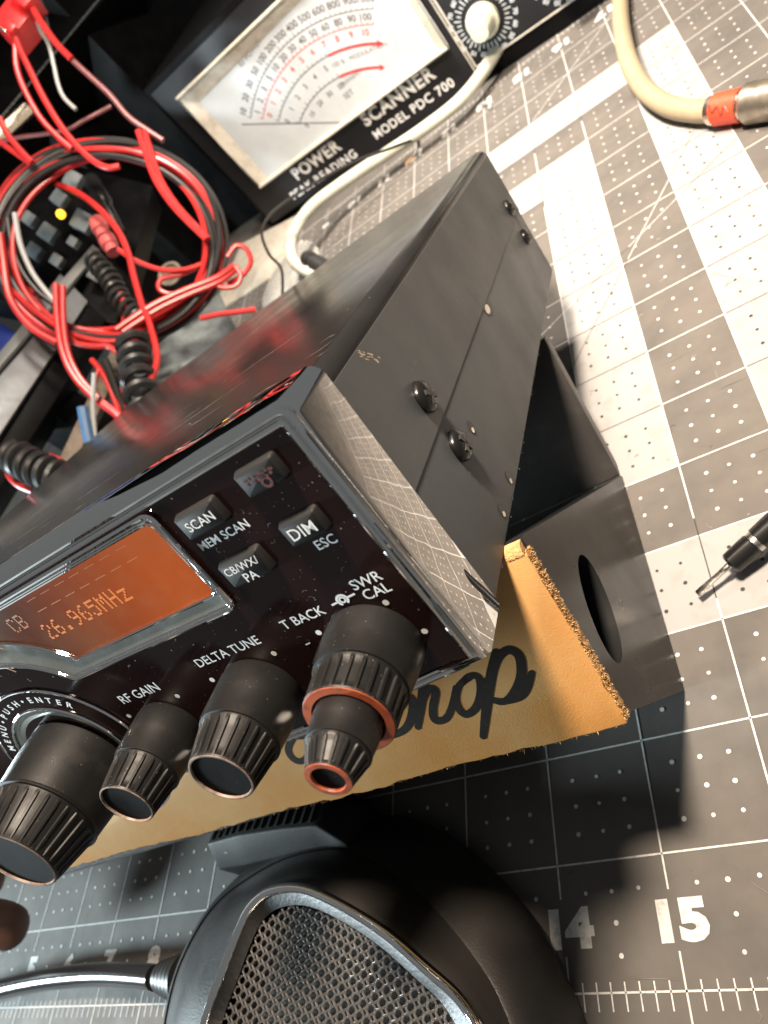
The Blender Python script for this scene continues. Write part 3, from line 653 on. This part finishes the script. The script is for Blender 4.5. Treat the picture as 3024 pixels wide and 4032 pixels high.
for r, a0, a1, tk, fn in ((3.98, 125.5, 57, 36, True), (3.66, 124, 57.5, 30, False), (3.24, 122, 60, 24, True), (2.70, 118, 62, 18, True)):
    red = not fn
    if r in (3.24, 2.70):
        strip(s, DF, arcpts(r, a0, 79), .022); strip(rd, DF, arcpts(r, 80, 57), .065)
        ex_ = arcpts(r, 57, 55, 1); p, q = Vector(ex_[0]), Vector(ex_[1]); nn = Vector((-(q-p).y, (q-p).x)).normalized()*.085; rd.add([DF(*(p+nn)), DF(*(p-nn)), DF(*(q+(q-p)*.4))], [(0, 1, 2)])
    else: strip(rd if red else s, DF, arcpts(r, a0, a1), .018 if red else .022)
    for k in range(tk+1):
        a = R(a0+(a1-a0)*k/tk); l = .10 if k % 4 == 0 else .06
        if r in (3.24, 2.70) and math.degrees(a) < 79: continue
        strip(rd if red else s, DF, [(PC[0]+r*math.cos(a), PC[1]+r*math.sin(a)), (PC[0]+(r+l)*math.cos(a), PC[1]+(r+l)*math.sin(a))], .018)
for r, a0, a1, labs, hh, bld, dst_ in ((4.20, 124, 59, '10 20 30 50 100 200 300 400 500 600 800 900 1000', .17, .02, s), (3.83, 122, 60, '1 2 3 5 10 20 30 40 50 60 80 90 100', .16, .02, s), (3.50, 121, 61, '0 1 2 3 4 5 6 7 8 9 10', .15, .01, rd), (3.02, 120, 84, '0 1 2 3 4 5', .14, .01, s), (2.50, 117, 82, '0 10 20 30 50', .13, .01, s)):
    L_ = labs.split()
    for k, t in enumerate(L_):
        a = R(a0+(a1-a0)*k/(len(L_)-1)); put_text(dst_, DF, t, PC[0]+r*math.cos(a), PC[1]+r*math.sin(a), height=hh, bold=bld, rot=a-math.pi/2)
strip(s, DF, [(-6.95, 2.76), (-4.6, 1.30)], .03)
put_text(s, DF, '100 %   MODULATION', -3.05, 2.28, width=1.5, rot=R(-14)); put_text(s, DF, 'RF POWER WATTS', -5.0, 3.92, width=1.6, rot=R(8)); put_text(s, DF, 'SET', -3.9, 1.72, width=.3); put_text(s, DF, 'TRANSMIT', -3.6, 1.98, width=.7, rot=R(-2))
s.build('dial_scale', 'dial_ink', dial, smooth=False); rd.build('red_scale', 'dial_red', dial, smooth=False)
BF = lambda x, y, h=0.: MF(x, y, .064+h)
for t_, x_, y_, w_, h_l, bo in (('SCANNER', -2.92, .97, 2.30, .36, .034), ('MODEL PDC 700', -2.78, .50, 2.55, .24, .016), ('POWER', -5.92, .88, 1.78, .36, .034), ('PEAK READING', -6.08, .43, 2.55, .24, .016)):
    s = MB(); put_text(s, BF, t_, x_, y_, width=w_, height=h_l, bold=bo, space=1.12); s.build('meter_lettering', 'panel_text', meter, smooth=False)
def meter_knob(x, y):
    s = MB(); s.lathe([(0, .38), (.12, .38), (.14, .30), (.20, .27), (.55, .23), (.60, .20), (.60, .001)], MF(x, y, .05), (0, -1, 0), 28, rf=lambda a, l, r: r*(1+(.04*math.cos(12*a) if l > .18 else 0))); k = s.build('meter_knob', 'knob_cream', meter, angle=50)
    s = MB(); P_ = lambda p, q, h=0.: MF(p, q, .054+h)
    for i in range(36):
        a = R(i*10); r0 = .50; r1 = .66 if i % 2 else .60; strip(s, P_, [(x+r0*math.cos(a), y+r0*math.sin(a)), (x+r1*math.cos(a), y+r1*math.sin(a))], .028)
    for i in range(18):
        a = R(i*20); put_text(s, P_, str(i % 10)+'0', x+.74*math.cos(a), y+.74*math.sin(a), height=.11, bold=.03, rot=a-math.pi/2)
    s.build('dial_mark', 'dial_white', k, smooth=False)
meter_knob(-.18, 1.22); meter_knob(1.72, 1.22)

# ------------------------------------------------------------------ grey coax, plug, thin wire on the mat
def cable(name, label, cat, pts, r, m, seg=14, **kw):
    s = MB(); s.tube(pts, r, seg, sub=8, **kw); return tag(s.build(name, m), label, cat)
cx = thing('coax_cable', 'pale grey coax cable running down past the meter to a black plug behind the radio', 'cable')
pts = [at(1128, -60, 17.3), at(1118, 0, 17.2), at(1095, 60, 17.0), at(1060, 130, 16.9), at(1000, 210, 16.9), at(920, 275, 17.3), at(830, 335, 18.0), at(740, 395, 18.4), at(670, 450, 18.3), at(632, 510, 17.9), at(632, 558, 17.3), at(662, 584, 16.8), at(705, 596, 16.4)]
s = MB(); s.tube(pts, .15, 14, sub=8); s.build('jacket', 'coax_grey', cx)
s = MB(); a, b = at(660, 556, 16.8), at(720, 592, 16.3); s.lathe([(0, .16), (.08, .2), (.22, .2), (.24, .17), (.34, .17), (.36, .21), (.8, .21)], a, b-a, 20); s.build('plug', 'rubber', cx, angle=40)
c2 = thing('coax_lead', 'beige coax lead with silver plug and red tape at the right edge of the mat', 'cable')
pts = [at(1338, -60, 15.2), at(1340, 0, 14.8), at(1343, 60, 14.1), at(1358, 130, 13.2), at(1390, 190, 12.4), at(1440, 228, 11.75), at(1500, 240, 11.2), at(1540, 240, 10.9)]
s = MB(); s.tube(pts, .165, 14, sub=8); s.build('jacket', 'coax_beige', c2)
a, b = at(1532, 240, 10.9), at(1700, 208, 9.95); ax = (b-a).normalized()
s = MB(); s.lathe([(0, .165), (.02, .20), (.10, .215), (.60, .22), (.62, .24)], a, ax, 24); s.build('sleeve', 'brass_steel', c2, angle=40)
s = MB(); s.lathe([(.60, .25), (.64, .28), (2.2, .285)], a, ax, 30, rf=lambda t, l, r: r*(1+.012*math.cos(30*t))); s.build('plug_shell', 'plug_metal', c2, angle=30)
s = MB(); s.lathe([(.12, .222), (.54, .230)], a, ax, 30, caps=False, rf=lambda t, l, r: r+random.uniform(0, .003)); tb = s.build('tape_band', 'red_tape', c2)
e1 = ax.orthogonal().normalized(); e2 = ax.cross(e1); vn = (CAM-a); vn = (vn-ax*vn.dot(ax)).normalized(); vt = ax.cross(vn)
s = MB(); s.tube([a+ax*l+(vn*math.cos(t)+vt*math.sin(t))*.233 for l, t in ((.14, -.35), (.20, .1), (.28, -.15), (.34, .35), (.40, -.1), (.46, .25))], .011, 5, sub=5); s.build('pen_mark', 'wire_maroon', tb)
cable('thin_wire', 'thin black wire arching in front of the meter lettering', 'wire', [at(905, 318, 17.6), at(898, 302, 17.5), at(850, 318, 17.4), at(760, 352, 17.3), at(680, 395, 17.2), at(600, 448, 17.0), at(572, 480, 16.9), at(566, 510, 16.8), at(582, 550, 16.6), at(608, 582, 16.5), at(610, 640, 16.2)], .035, 'wire_dark', 8)
q = at(905, 292, 19.5); s = MB(); P0 = (11.7, 17.35, .0); s.add([(P0[0]+x, P0[1]+y, z) for x, y, z in ((0, 0, .01), (.30, .05, .01), (.28, .22, .01), (.03, .20, .01), (.06, .06, .10), (.24, .08, .13), (.22, .18, .09), (.08, .17, .12))], [(0, 1, 5, 4), (1, 2, 6, 5), (2, 3, 7, 6), (3, 0, 4, 7), (4, 5, 6, 7), (3, 2, 1, 0)])
tag(s.build('crumb', 'label_tan', bevel=.02), 'tan crumb lying on the mat in front of the meter', 'crumb')
s = MB(); s.tube([(14.15, 16.9, .04), (14.2, 17.05, .05), (14.12, 17.3, .05), (13.98, 17.45, .04)], .05, 8, sub=5); tag(s.build('wire_offcut', 'wire_grey'), 'short grey wire offcut on the mat below the meter corner', 'wire')

# ------------------------------------------------------------------ screwdriver
sd = thing('screwdriver', 'small flat-blade screwdriver with black collar lying on the white band', 'screwdriver')
a = Vector((15.86, 3.27, .12)); b = Vector((17.0, 3.76, .32)); ax = (b-a).normalized(); e = ax.cross(Vector((0, 0, 1))).normalized(); nrm = e.cross(ax)
s = MB(); rows = [(0, .036, .005), (.05, .036, .008), (.18, .026, .017), (.28, .022, .019), (.36, .024, .022)]
s.add([a+ax*l+e*wd*i+nrm*t*j for l, wd, t in rows for i, j in ((-1, -1), (1, -1), (1, 1), (-1, 1))], [(k*4+i, k*4+(i+1) % 4, k*4+4+(i+1) % 4, k*4+4+i) for k in range(len(rows)-1) for i in range(4)]+[(3, 2, 1, 0)])
s.build('blade', 'steel', sd, bevel=.003)
s = MB(); s.lathe([(.32, .026), (.37, .034), (.41, .034), (.43, .05), (.46, .05)], a, ax, 16); s.build('shank', 'steel', sd)
s = MB(); s.lathe([(.42, .09), (.44, .11), (.60, .115), (.70, .115), (.72, .10), (.76, .10), (.77, .12), (2.2, .15)], a, ax, 24, rf=lambda t, l, r: r*(1+.03*math.cos(6*t))); s.build('grip', 'handle_black', sd, angle=30)
s = MB(); s.lathe([(.715, .108), (.765, .108)], a, ax, 24, caps=False); s.build('collar_ring', 'steel', sd)

# ------------------------------------------------------------------ clutter behind the radio
def block(name, label, cat, p0, p1, p2, th, m, bevel=.04, group=None):
    """a box given by three corners of its visible face and a thickness going away from the viewer"""
    p0, p1, p2 = Vector(p0), Vector(p1), Vector(p2); n = (p1-p0).cross(p2-p0).normalized()
    if n.dot(p0-CAM) < 0: n = -n
    s = MB(); q = [p0, p1, p1+p2-p0, p2]; s.add(q+[x+n*th for x in q], [(0, 1, 2, 3), (7, 6, 5, 4), (0, 4, 5, 1), (1, 5, 6, 2), (2, 6, 7, 3), (3, 7, 4, 0)])
    return tag(s.build(name, m, bevel=bevel), label, cat, group)
s = MB().box((0, 0, 0), (9.5, 9, 13)); s.xf(Matrix.Translation((-4.0, 24.0, -.09)) @ Matrix.Rotation(R(-11), 4, 'Z'))
ps = thing('power_supply', 'large black equipment cabinet standing behind the red wires', 'cabinet'); s.build('cabinet', 'case_dark', ps, bevel=.08)
s = MB(); s.box((6.3, -.06, 8.2), (7.6, -.01, 9.2)); s.xf(Matrix.Translation((-4.0, 24.0, -.09)) @ Matrix.Rotation(R(-11), 4, 'Z')); s.build('vent_plate', 'case_grey', ps, bevel=.02)
# dark glossy instrument, top left
gi = thing('dark_instrument', 'dark glossy instrument case with thin bright trim line behind the red plug', 'instrument')
def quad_box(parent, name, m, c4, th, bevel=.03):
    q = [Vector(p) for p in c4]; n = (q[1]-q[0]).cross(q[3]-q[0]).normalized()
    if n.dot(q[0]-CAM) < 0: n = -n
    s = MB(); s.add(q+[x+n*th for x in q], [(0, 1, 2, 3), (7, 6, 5, 4), (0, 4, 5, 1), (1, 5, 6, 2), (2, 6, 7, 3), (3, 7, 4, 0)]); return s.build(name, m, parent, bevel=bevel)
quad_box(gi, 'top_panel', 'case_dark', [at(-300, 560, 17), at(300, -80, 21), at(-40, -260, 22), at(-560, 220, 18)], 2.5)
s = MB(); s.tube([at(-60, 330, 16.9), at(225, -15, 18.9)], .03, 6, sub=1); s.build('trim_line', 'steel', gi)
s = MB(); s.tube([at(-40, 330, 17.6), at(60, 235, 18.1)], .18, 8, sub=1); s.build('edge_bar', 'brass_steel', gi)
# grey metal chassis, left
ch = thing('grey_chassis', 'grey folded metal chassis edge at the left of the frame', 'chassis')
quad_box(ch, 'side_plate', 'case_grey', [at(-120, 1120, 14.0), at(190, 650, 17.0), at(130, 590, 17.2), at(-180, 1000, 14.2)], .5)
quad_box(ch, 'lip', 'case_edge', [at(-180, 1000, 14.1), at(215, 540, 17.6), at(200, 528, 17.7), at(-196, 985, 14.2)], .1, .01)
quad_box(ch, 'lower_face', 'case_dark', [at(-120, 1125, 14.2), at(190, 655, 17.1), at(230, 690, 17.2), at(-60, 1150, 14.3)], 1.2)
tag(block('blue_box', 'dark blue plastic box at the left edge behind the grey chassis', 'box', at(-60, 660, 18.5), at(70, 740, 18.3), at(-120, 800, 17.9), .6, 'blue_plastic'), None, None)
block('wooden_rail', 'brown worn wooden strip beside the grey chassis', 'rail', at(60, 1130, 14.6), at(265, 700, 16.8), at(92, 1150, 14.6), .4, 'wood_brown')
# device with square keys and an amber lamp
kd = thing('keypad_device', 'dark device with grey square keys and glowing amber lamp inside the wire coil', 'device')
quad_box(kd, 'body', 'case_dark', [at(-40, 640, 17.6), at(250, 700, 17.2), at(330, 400, 18.6), at(60, 330, 19.4)], .8)
for (u, v, sz, rot) in ((155, 385, 34, .5), (125, 425, 30, .6), (175, 475, 40, .5), (100, 500, 34, .6), (70, 540, 30, .6), (205, 590, 30, .5), (60, 470, 26, .6), (120, 560, 24, .55), (155, 520, 20, .55), (30, 590, 26, .6), (30, 640, 24, .6)):
    d = 17.15; c_, s_ = math.cos(rot), math.sin(rot); qd = [at(u+(-sz/2*c_+sz/2*s_*k), v+(-sz/2*s_-sz/2*c_*k)*1, d) for k in (1,)]
    q = [at(u+sz/2*(i*c_-j*s_), v+sz/2*(i*s_+j*c_), d) for i, j in ((-1, -1), (1, -1), (1, 1), (-1, 1))]
    quad_box(kd, 'key', 'key_grey', q, .25, .02)
s = MB(); s.lathe([(0, .10), (.08, .10), (.13, .07), (.15, .001)], at(133, 464, 17.0), -FWD, 16); s.build('amber_lamp', 'amber', kd)
# silver tip, pink crimp connectors
s = MB(); a, b = at(195, 385, 16.9), at(262, 505, 16.4); L_ = (b-a).length; s.lathe([(0, .16), (.1, .2), (L_*.5, .2), (L_*.55, .15), (L_, .12)], a, b-a, 20); tag(s.build('clip_lead', 'handle_black'), 'black clip barrel with bright highlight inside the wire coil', 'clip')
s = MB(); a, b = at(210, 408, 16.7), at(236, 452, 16.5); s.tube([a, b], .05, 8, sub=1); tag(s.build('metal_jaw', 'steel'), 'bright metal jaw on the black clip barrel', 'clip')
for i, (u0, v0, u1, v1) in enumerate(((208, 474, 226, 512), (226, 508, 246, 545))):
    a, b = at(u0, v0, 16.2), at(u1, v1, 16.1); s = MB(); s.lathe([(0, .16), (.12, .2), (.3, .2), (.34, .15), ((b-a).length, .17)], a, b-a, 14)
    tag(s.build('crimp_connector', 'connector_pink', angle=30), ('upper' if i == 0 else 'lower')+' pink crimp connector inside the wire coil', 'connector', 'pink crimp connectors')
s = MB(); s.lathe([(0, .30), (.04, .30), (.04, .23), (0, .23)], at(368, 592, 16.6), -FWD+Vector((0, 0, .6)), 28); tag(s.build('pale_washer', 'plug_metal'), 'pale metal ring showing below the thin red loop', 'ring')
# milky plastic sleeve by the meter corner
s, _ = loft([([(7.6, 14.6), (8.8, 14.3), (9.2, 15.2), (8.9, 16.4), (8.2, 17.2), (7.3, 16.6), (7.1, 15.5)], z) for z in (.02, .16)], 5); r_ = len(s.v)//2; s.f.append(list(range(r_, 2*r_)))
tag(s.build('plastic_sleeve', 'plastic_milk', bevel=.02), 'crumpled milky plastic sleeve beyond the radio', 'sleeve')
quadp = [at(290, 880, 15.6), at(480, 690, 16.8), at(440, 600, 17.6), at(200, 800, 16.4)]
gp = thing('grey_board', 'dusty grey board lying behind the radio under the wires', 'board'); quad_box(gp, 'board', 'key_grey', [Vector((p.x, p.y, p.z-.5)) for p in quadp], .3)

s = MB().prism([(4.3, 17.2), (7.6, 16.7), (8.2, 19.2), (4.9, 20.6)], XY, .004, .02); tag(s.build('paper_card', 'frame_cream'), 'cream card lying under the front left corner of the meter', 'card')
def post(parent, p, w, top):
    s = MB().box((p.x-w, p.y-w, -.09), (p.x+w, p.y+w, top)); s.build('support_post', 'case_dark', parent, bevel=.05)
c_ = (at(-300, 560, 17)+at(-40, -260, 22))/2; post(gi, c_+Vector((-.8, 1.2, 0)), 1.6, c_.z)
c_ = at(20, 830, 15.9); post(ch, c_+Vector((-.5, .5, 0)), .5, c_.z-.4)
c_ = at(140, 520, 18.3); post(kd, c_+Vector((-.4, .6, 0)), .9, c_.z-.2)
# curly cords
def helix(name, label, path, rc, r, turns, m='rubber'):
    P = spline(path, 12); n = len(P); pts = []; N_ = None; N = turns*10
    for i in range(N+1):
        t = i/N*(n-1); k = min(n-2, int(t)); p = P[k].lerp(P[k+1], t-k); T = (P[k+1]-P[k]).normalized()
        if N_ is None: N_ = T.orthogonal().normalized()
        N_ = (N_-T*N_.dot(T)).normalized(); B = T.cross(N_); a = 2*math.pi*i/10; pts.append(p+(N_*math.cos(a)+B*math.sin(a))*rc)
    s = MB(); s.tube(pts, r, 7, sub=2); return tag(s.build(name, m), label, 'cord', 'black curly cords')
helix('curly_cord', 'black curly cord seen through the lower part of the wire coil', [at(200, 560, 16.6), at(235, 600, 16.3), at(262, 650, 16.0), at(300, 690, 15.8)], .20, .055, 11)
helix('curly_cord', 'black curly cord hanging below the wire coil behind the radio', [at(285, 735, 15.2), at(292, 780, 14.9), at(300, 830, 14.6), at(310, 900, 14.2)], .27, .10, 6)
helix('curly_cord', 'black curly cord inside the small red loop at the left edge', [at(30, 985, 13.6), at(75, 1010, 13.3), at(130, 1035, 13.0), at(190, 1060, 12.8)], .27, .085, 8)

# the coil of red and black wire
coil = thing('wire_coil', 'tangled coil of red and black twin wire behind the radio', 'wire coil')
def zpts(l, d): return [at(*Z1(x, y), d+(k*0 if not isinstance(d, (list, tuple)) else 0)) for k, (x, y) in enumerate(l)]
def strand(l, d, r=.066, m='wire_red', name='red_strand', z4=False, dd=0.):
    n = len(l); pts = [at(*Z1(x, y+(1206 if z4 else 0)), d+dd*i/max(1, n-1)) for i, (x, y) in enumerate(l)]
    s = MB(); s.tube(pts, r, 9, sub=7); return s.build(name, m, coil)
rings_ = [(625, 1430, 690, 592, 0, 15.6), (632, 1438, 668, 570, 8, 15.5), (640, 1452, 640, 545, 3, 15.75), (650, 1425, 655, 530, -6, 15.65), (618, 1470, 610, 560, 12, 15.8), (650, 1460, 590, 520, -9, 15.55), (622, 1448, 650, 600, -3, 15.68), (660, 1440, 615, 560, 5, 15.6)]
for i, (cx_, cy_, rx, ry, ro, d) in enumerate(rings_):
    pts = []
    for k in range(22):
        a = 2*math.pi*k/22; x = rx*math.cos(a)*(1+.03*math.sin(2*a+i)); y = ry*math.sin(a)*(1+.03*math.cos(3*a+i*2)); c_, s_ = math.cos(R(ro)), math.sin(R(ro))
        pts.append(at(*Z1(cx_+x*c_-y*s_, cy_+x*s_+y*c_), d+.15*math.sin(a*2+i)))
    s = MB(); s.tube(pts, .061, 9, closed=True, sub=5); s.build('red_strand', 'wire_red', coil)
for i, (cx_, cy_, rx, ry, ro, d) in enumerate([(640, 1440, 705, 612, 4, 15.72), (620, 1455, 655, 575, -4, 15.5), (640, 1465, 625, 540, 8, 15.45), (632, 1430, 672, 588, -8, 15.48), (628, 1452, 640, 560, 14, 15.58)]):
    pts = [at(*Z1(cx_+rx*math.cos(a)*math.cos(R(ro))-ry*math.sin(a)*math.sin(R(ro)), cy_+rx*math.cos(a)*math.sin(R(ro))+ry*math.sin(a)*math.cos(R(ro))), d) for a in (2*math.pi*k/20 for k in range(20))]
    s = MB(); s.tube(pts, .066, 9, closed=True, sub=5); s.build('black_strand', 'wire_dark', coil)
strand([(60, 130), (105, 260), (180, 420), (270, 600), (370, 760), (470, 880), (560, 960), (640, 995), (710, 985)], 15.2)
strand([(92, 250), (100, 400), (150, 540), (240, 700), (340, 810), (430, 885)], 15.3)
strand([(0, 700), (40, 790), (110, 880), (190, 965)], 15.1); strand([(-20, 830), (60, 885), (130, 935), (185, 972)], 15.2, .06)
strand([(-20, 845), (120, 815), (270, 795), (400, 770), (500, 715), (660, 630)], 17.2, .05, 'wire_maroon')
for k in (0, 1): strand([(820+k*38, 775), (862+k*34, 900), (920+k*30, 1060), (1010+k*26, 1200), (1110+k*20, 1310), (1225+k*12, 1420)], 15.2+.05*k)
strand([(330, 1090), (470, 1150), (600, 1250), (700, 1370), (760, 1500), (795, 1640), (845, 1815), (885, 1910), (925, 2060), (930, 2160), (890, 2270)], 15.9, .07, dd=-1.2)
strand([(700, 1480), (800, 1545), (950, 1600), (1100, 1600), (1220, 1560)], 15.6, .055)
for k in (0, 1): strand([(330+k*42, 480+k*12), (340+k*36, 700), (370+k*32, 880), (440+k*30, 1030), (560+k*26, 1160), (680+k*24, 1250+k*5), (760+k*20, 1330)], 15.0+.04*k, z4=True, dd=-.6)
for k in (0, 1): strand([(690+k*40, 750+k*14), (900+k*30, 610+k*24), (1100+k*20, 515+k*28), (1290+k*10, 440+k*28), (1390, 370+k*30)], 15.1+.04*k, z4=True, dd=.3)
strand([(1390, 370), (1430, 430), (1400, 490), (1320, 500), (1250, 470)], 15.4, .055, z4=True)
strand([(1350, 320), (1400, 255), (1460, 270), (1490, 350), (1440, 430), (1350, 480)], 15.6, .055, z4=True)
strand([(1200, 370), (1080, 420), (960, 450), (945, 510), (1010, 540), (1120, 520)], 15.7, .055, z4=True)
strand([(1190, 685), (1300, 660), (1420, 645), (1520, 630)], 15.6, .06, z4=True)
strand([(720, 530), (735, 620), (740, 720)], 15.9, .07, z4=True); strand([(545, 930), (620, 1030), (690, 1190), (720, 1300)], 15.0, .06, z4=True, dd=-.4); strand([(735, 1080), (745, 1180), (760, 1260)], 14.8, .06, z4=True)
strand([(545, 1110), (570, 1040), (590, 980)], 14.9, .05, z4=True); strand([(400, 770), (450, 830), (560, 850), (640, 850), (700, 890)], 15.3, .07, z4=True)
strand([(60, 490), (150, 510), (210, 535)], 15.9, .08, z4=True); strand([(210, 560), (260, 640), (310, 740), (340, 830)], 15.6, .07, 'wire_maroon', z4=True)
strand([(0, 180), (20, 330), (60, 560), (180, 730), (340, 830)], 15.2, .08, z4=True)
for k, m in ((0, 'wire_dark'), (1, 'wire_grey')): strand([(40+k*48, 60), (70+k*50, 240), (130+k*55, 400), (220+k*50, 520), (320+k*20, 600)], 15.45, .06, m, 'black_strand' if k == 0 else 'grey_strand', z4=True)
ld = thing('power_lead', 'red and black power lead rising to the red plug at top left', 'wire')
def lead(l, d, r, m, name, dd=0.):
    n = len(l); s = MB(); s.tube([at(*Z1(x, y), d+dd*i/max(1, n-1)) for i, (x, y) in enumerate(l)], r, 9, sub=7); s.build(name, m, ld)
lead([(150, -40), (200, 60), (270, 170), (345, 270), (425, 350)], 15.2, .07, 'wire_red', 'red_end'); lead([(270, 170), (345, 270), (425, 352), (520, 440), (650, 560), (760, 690), (870, 770), (970, 835)], 15.28, .062, 'wire_maroon', 'dark_end')
lead([(215, 60), (235, 170), (290, 265), (320, 390), (345, 500), (380, 580), (450, 650)], 15.5, .045, 'wire_grey', 'grey_end'); lead([(225, -30), (260, 60), (285, 170), (300, 270)], 15.6, .05, 'wire_dark', 'black_end')
rl_ = thing('red_plug', 'bright red plastic power plug at the top left corner', 'plug')
def rb(l, th, d=15.3): quad_box(rl_, 'housing', 'plastic_red', [at(*Z1(*p), d) for p in l], th, .05)
rb([(-60, 120), (60, 225), (200, 60), (75, -60)], .7); rb([(20, -60), (140, 40), (215, -40), (90, -140)], .6, 15.0); rb([(0, 140), (60, 190), (95, 150), (40, 95)], .2, 15.0)
quad_box(rl_, 'contact', 'brass_steel', [at(*Z1(*p), 15.0) for p in ((-10, 165), (25, 190), (35, 178), (0, 152))], .1, .01)
cable('red_loop_wire', 'thin red wire loop at the left edge just above the radio', 'wire', [at(*Z1(x, y+1206), 13.6) for x, y in ((190, 1710), (110, 1675), (55, 1620), (48, 1560), (110, 1505), (230, 1492), (330, 1515), (400, 1560))], .06, 'wire_red', 9)
cable('blue_wire', 'pale blue wire end showing beside the radio lid', 'wire', [at(*Z1(x, y+1206), 14.2) for x, y in ((490, 1210), (505, 1300), (530, 1420))], .11, 'wire_blue', 9)
cable('grey_wire', 'grey wire beside the pale blue wire', 'wire', [at(*Z1(x, y+1206), 14.3) for x, y in ((560, 1010), (552, 1200), (565, 1400))], .05, 'wire_grey', 8)
cable('black_wire', 'black wire hanging between the red strands beside the curly cord', 'wire', [at(*Z1(x, y+1206), 14.8) for x, y in ((620, 930), (660, 1030), (700, 1150), (740, 1260))], .09, 'wire_dark', 9)

# ------------------------------------------------------------------ the hand at the left edge
hand = thing('hand', "person's hand in shadow reaching for the microphone cord at the left edge", 'hand')
def skin_mesh(chains):
    me = bpy.data.meshes.new('body'); vs = []; es = []; rad = []; idx = {}
    for ch_ in chains:
        prev = None
        for p, r in ch_:
            key = tuple(round(c, 4) for c in p)
            if key not in idx: idx[key] = len(vs); vs.append(Vector(p)*U); rad.append(r*U)
            if prev is not None: es.append((prev, idx[key]))
            prev = idx[key]
    me.from_pydata(vs, es, []); o = bpy.data.objects.new('palm_and_fingers', me); col.objects.link(o)
    m = o.modifiers.new('skin', 'SKIN'); m.use_smooth_shade = True
    for i, v in enumerate(me.skin_vertices[0].data): v.radius = (rad[i], rad[i]); v.use_root = i == 0
    s = o.modifiers.new('sub', 'SUBSURF'); s.levels = 2; s.render_levels = 2
    me.materials.append(MATS['skin']); return o
wr = ((-1.55, 1.9, 2.3), 1.05); pa = ((0.35, 1.6, 2.0), 1.1)
h_ = skin_mesh([[((-5.35, 2.2, 2.8), 1.1), wr, pa], [pa, ((2.15, 1.25, 2.1), .55), ((3.65, 1.0, 1.95), .47), ((4.95, .92, 1.35), .43), ((5.65, .88, .95), .38), ((6.00, .86, .78), .28)],
               [pa, ((1.95, 1.9, 2.1), .55), ((3.45, 1.8, 1.8), .45), ((4.45, 1.6, 1.2), .40), ((5.05, 1.5, .85), .33)],
               [pa, ((1.65, 2.5, 1.9), .52), ((2.85, 2.5, 1.6), .42), ((3.65, 2.3, 1.05), .36), ((4.15, 2.2, .7), .30)],
               [pa, ((1.25, 3.0, 1.7), .47), ((2.15, 3.1, 1.35), .36), ((2.75, 3.0, .9), .31), ((3.15, 2.9, .62), .26)],
               [((-0.75, 1.4, 2.0), .95), ((0.85, .5, 1.45), .55), ((2.25, .12, 1.0), .45), ((3.45, .04, .80), .42), ((4.15, .06, .70), .31)]])
h_.parent = hand
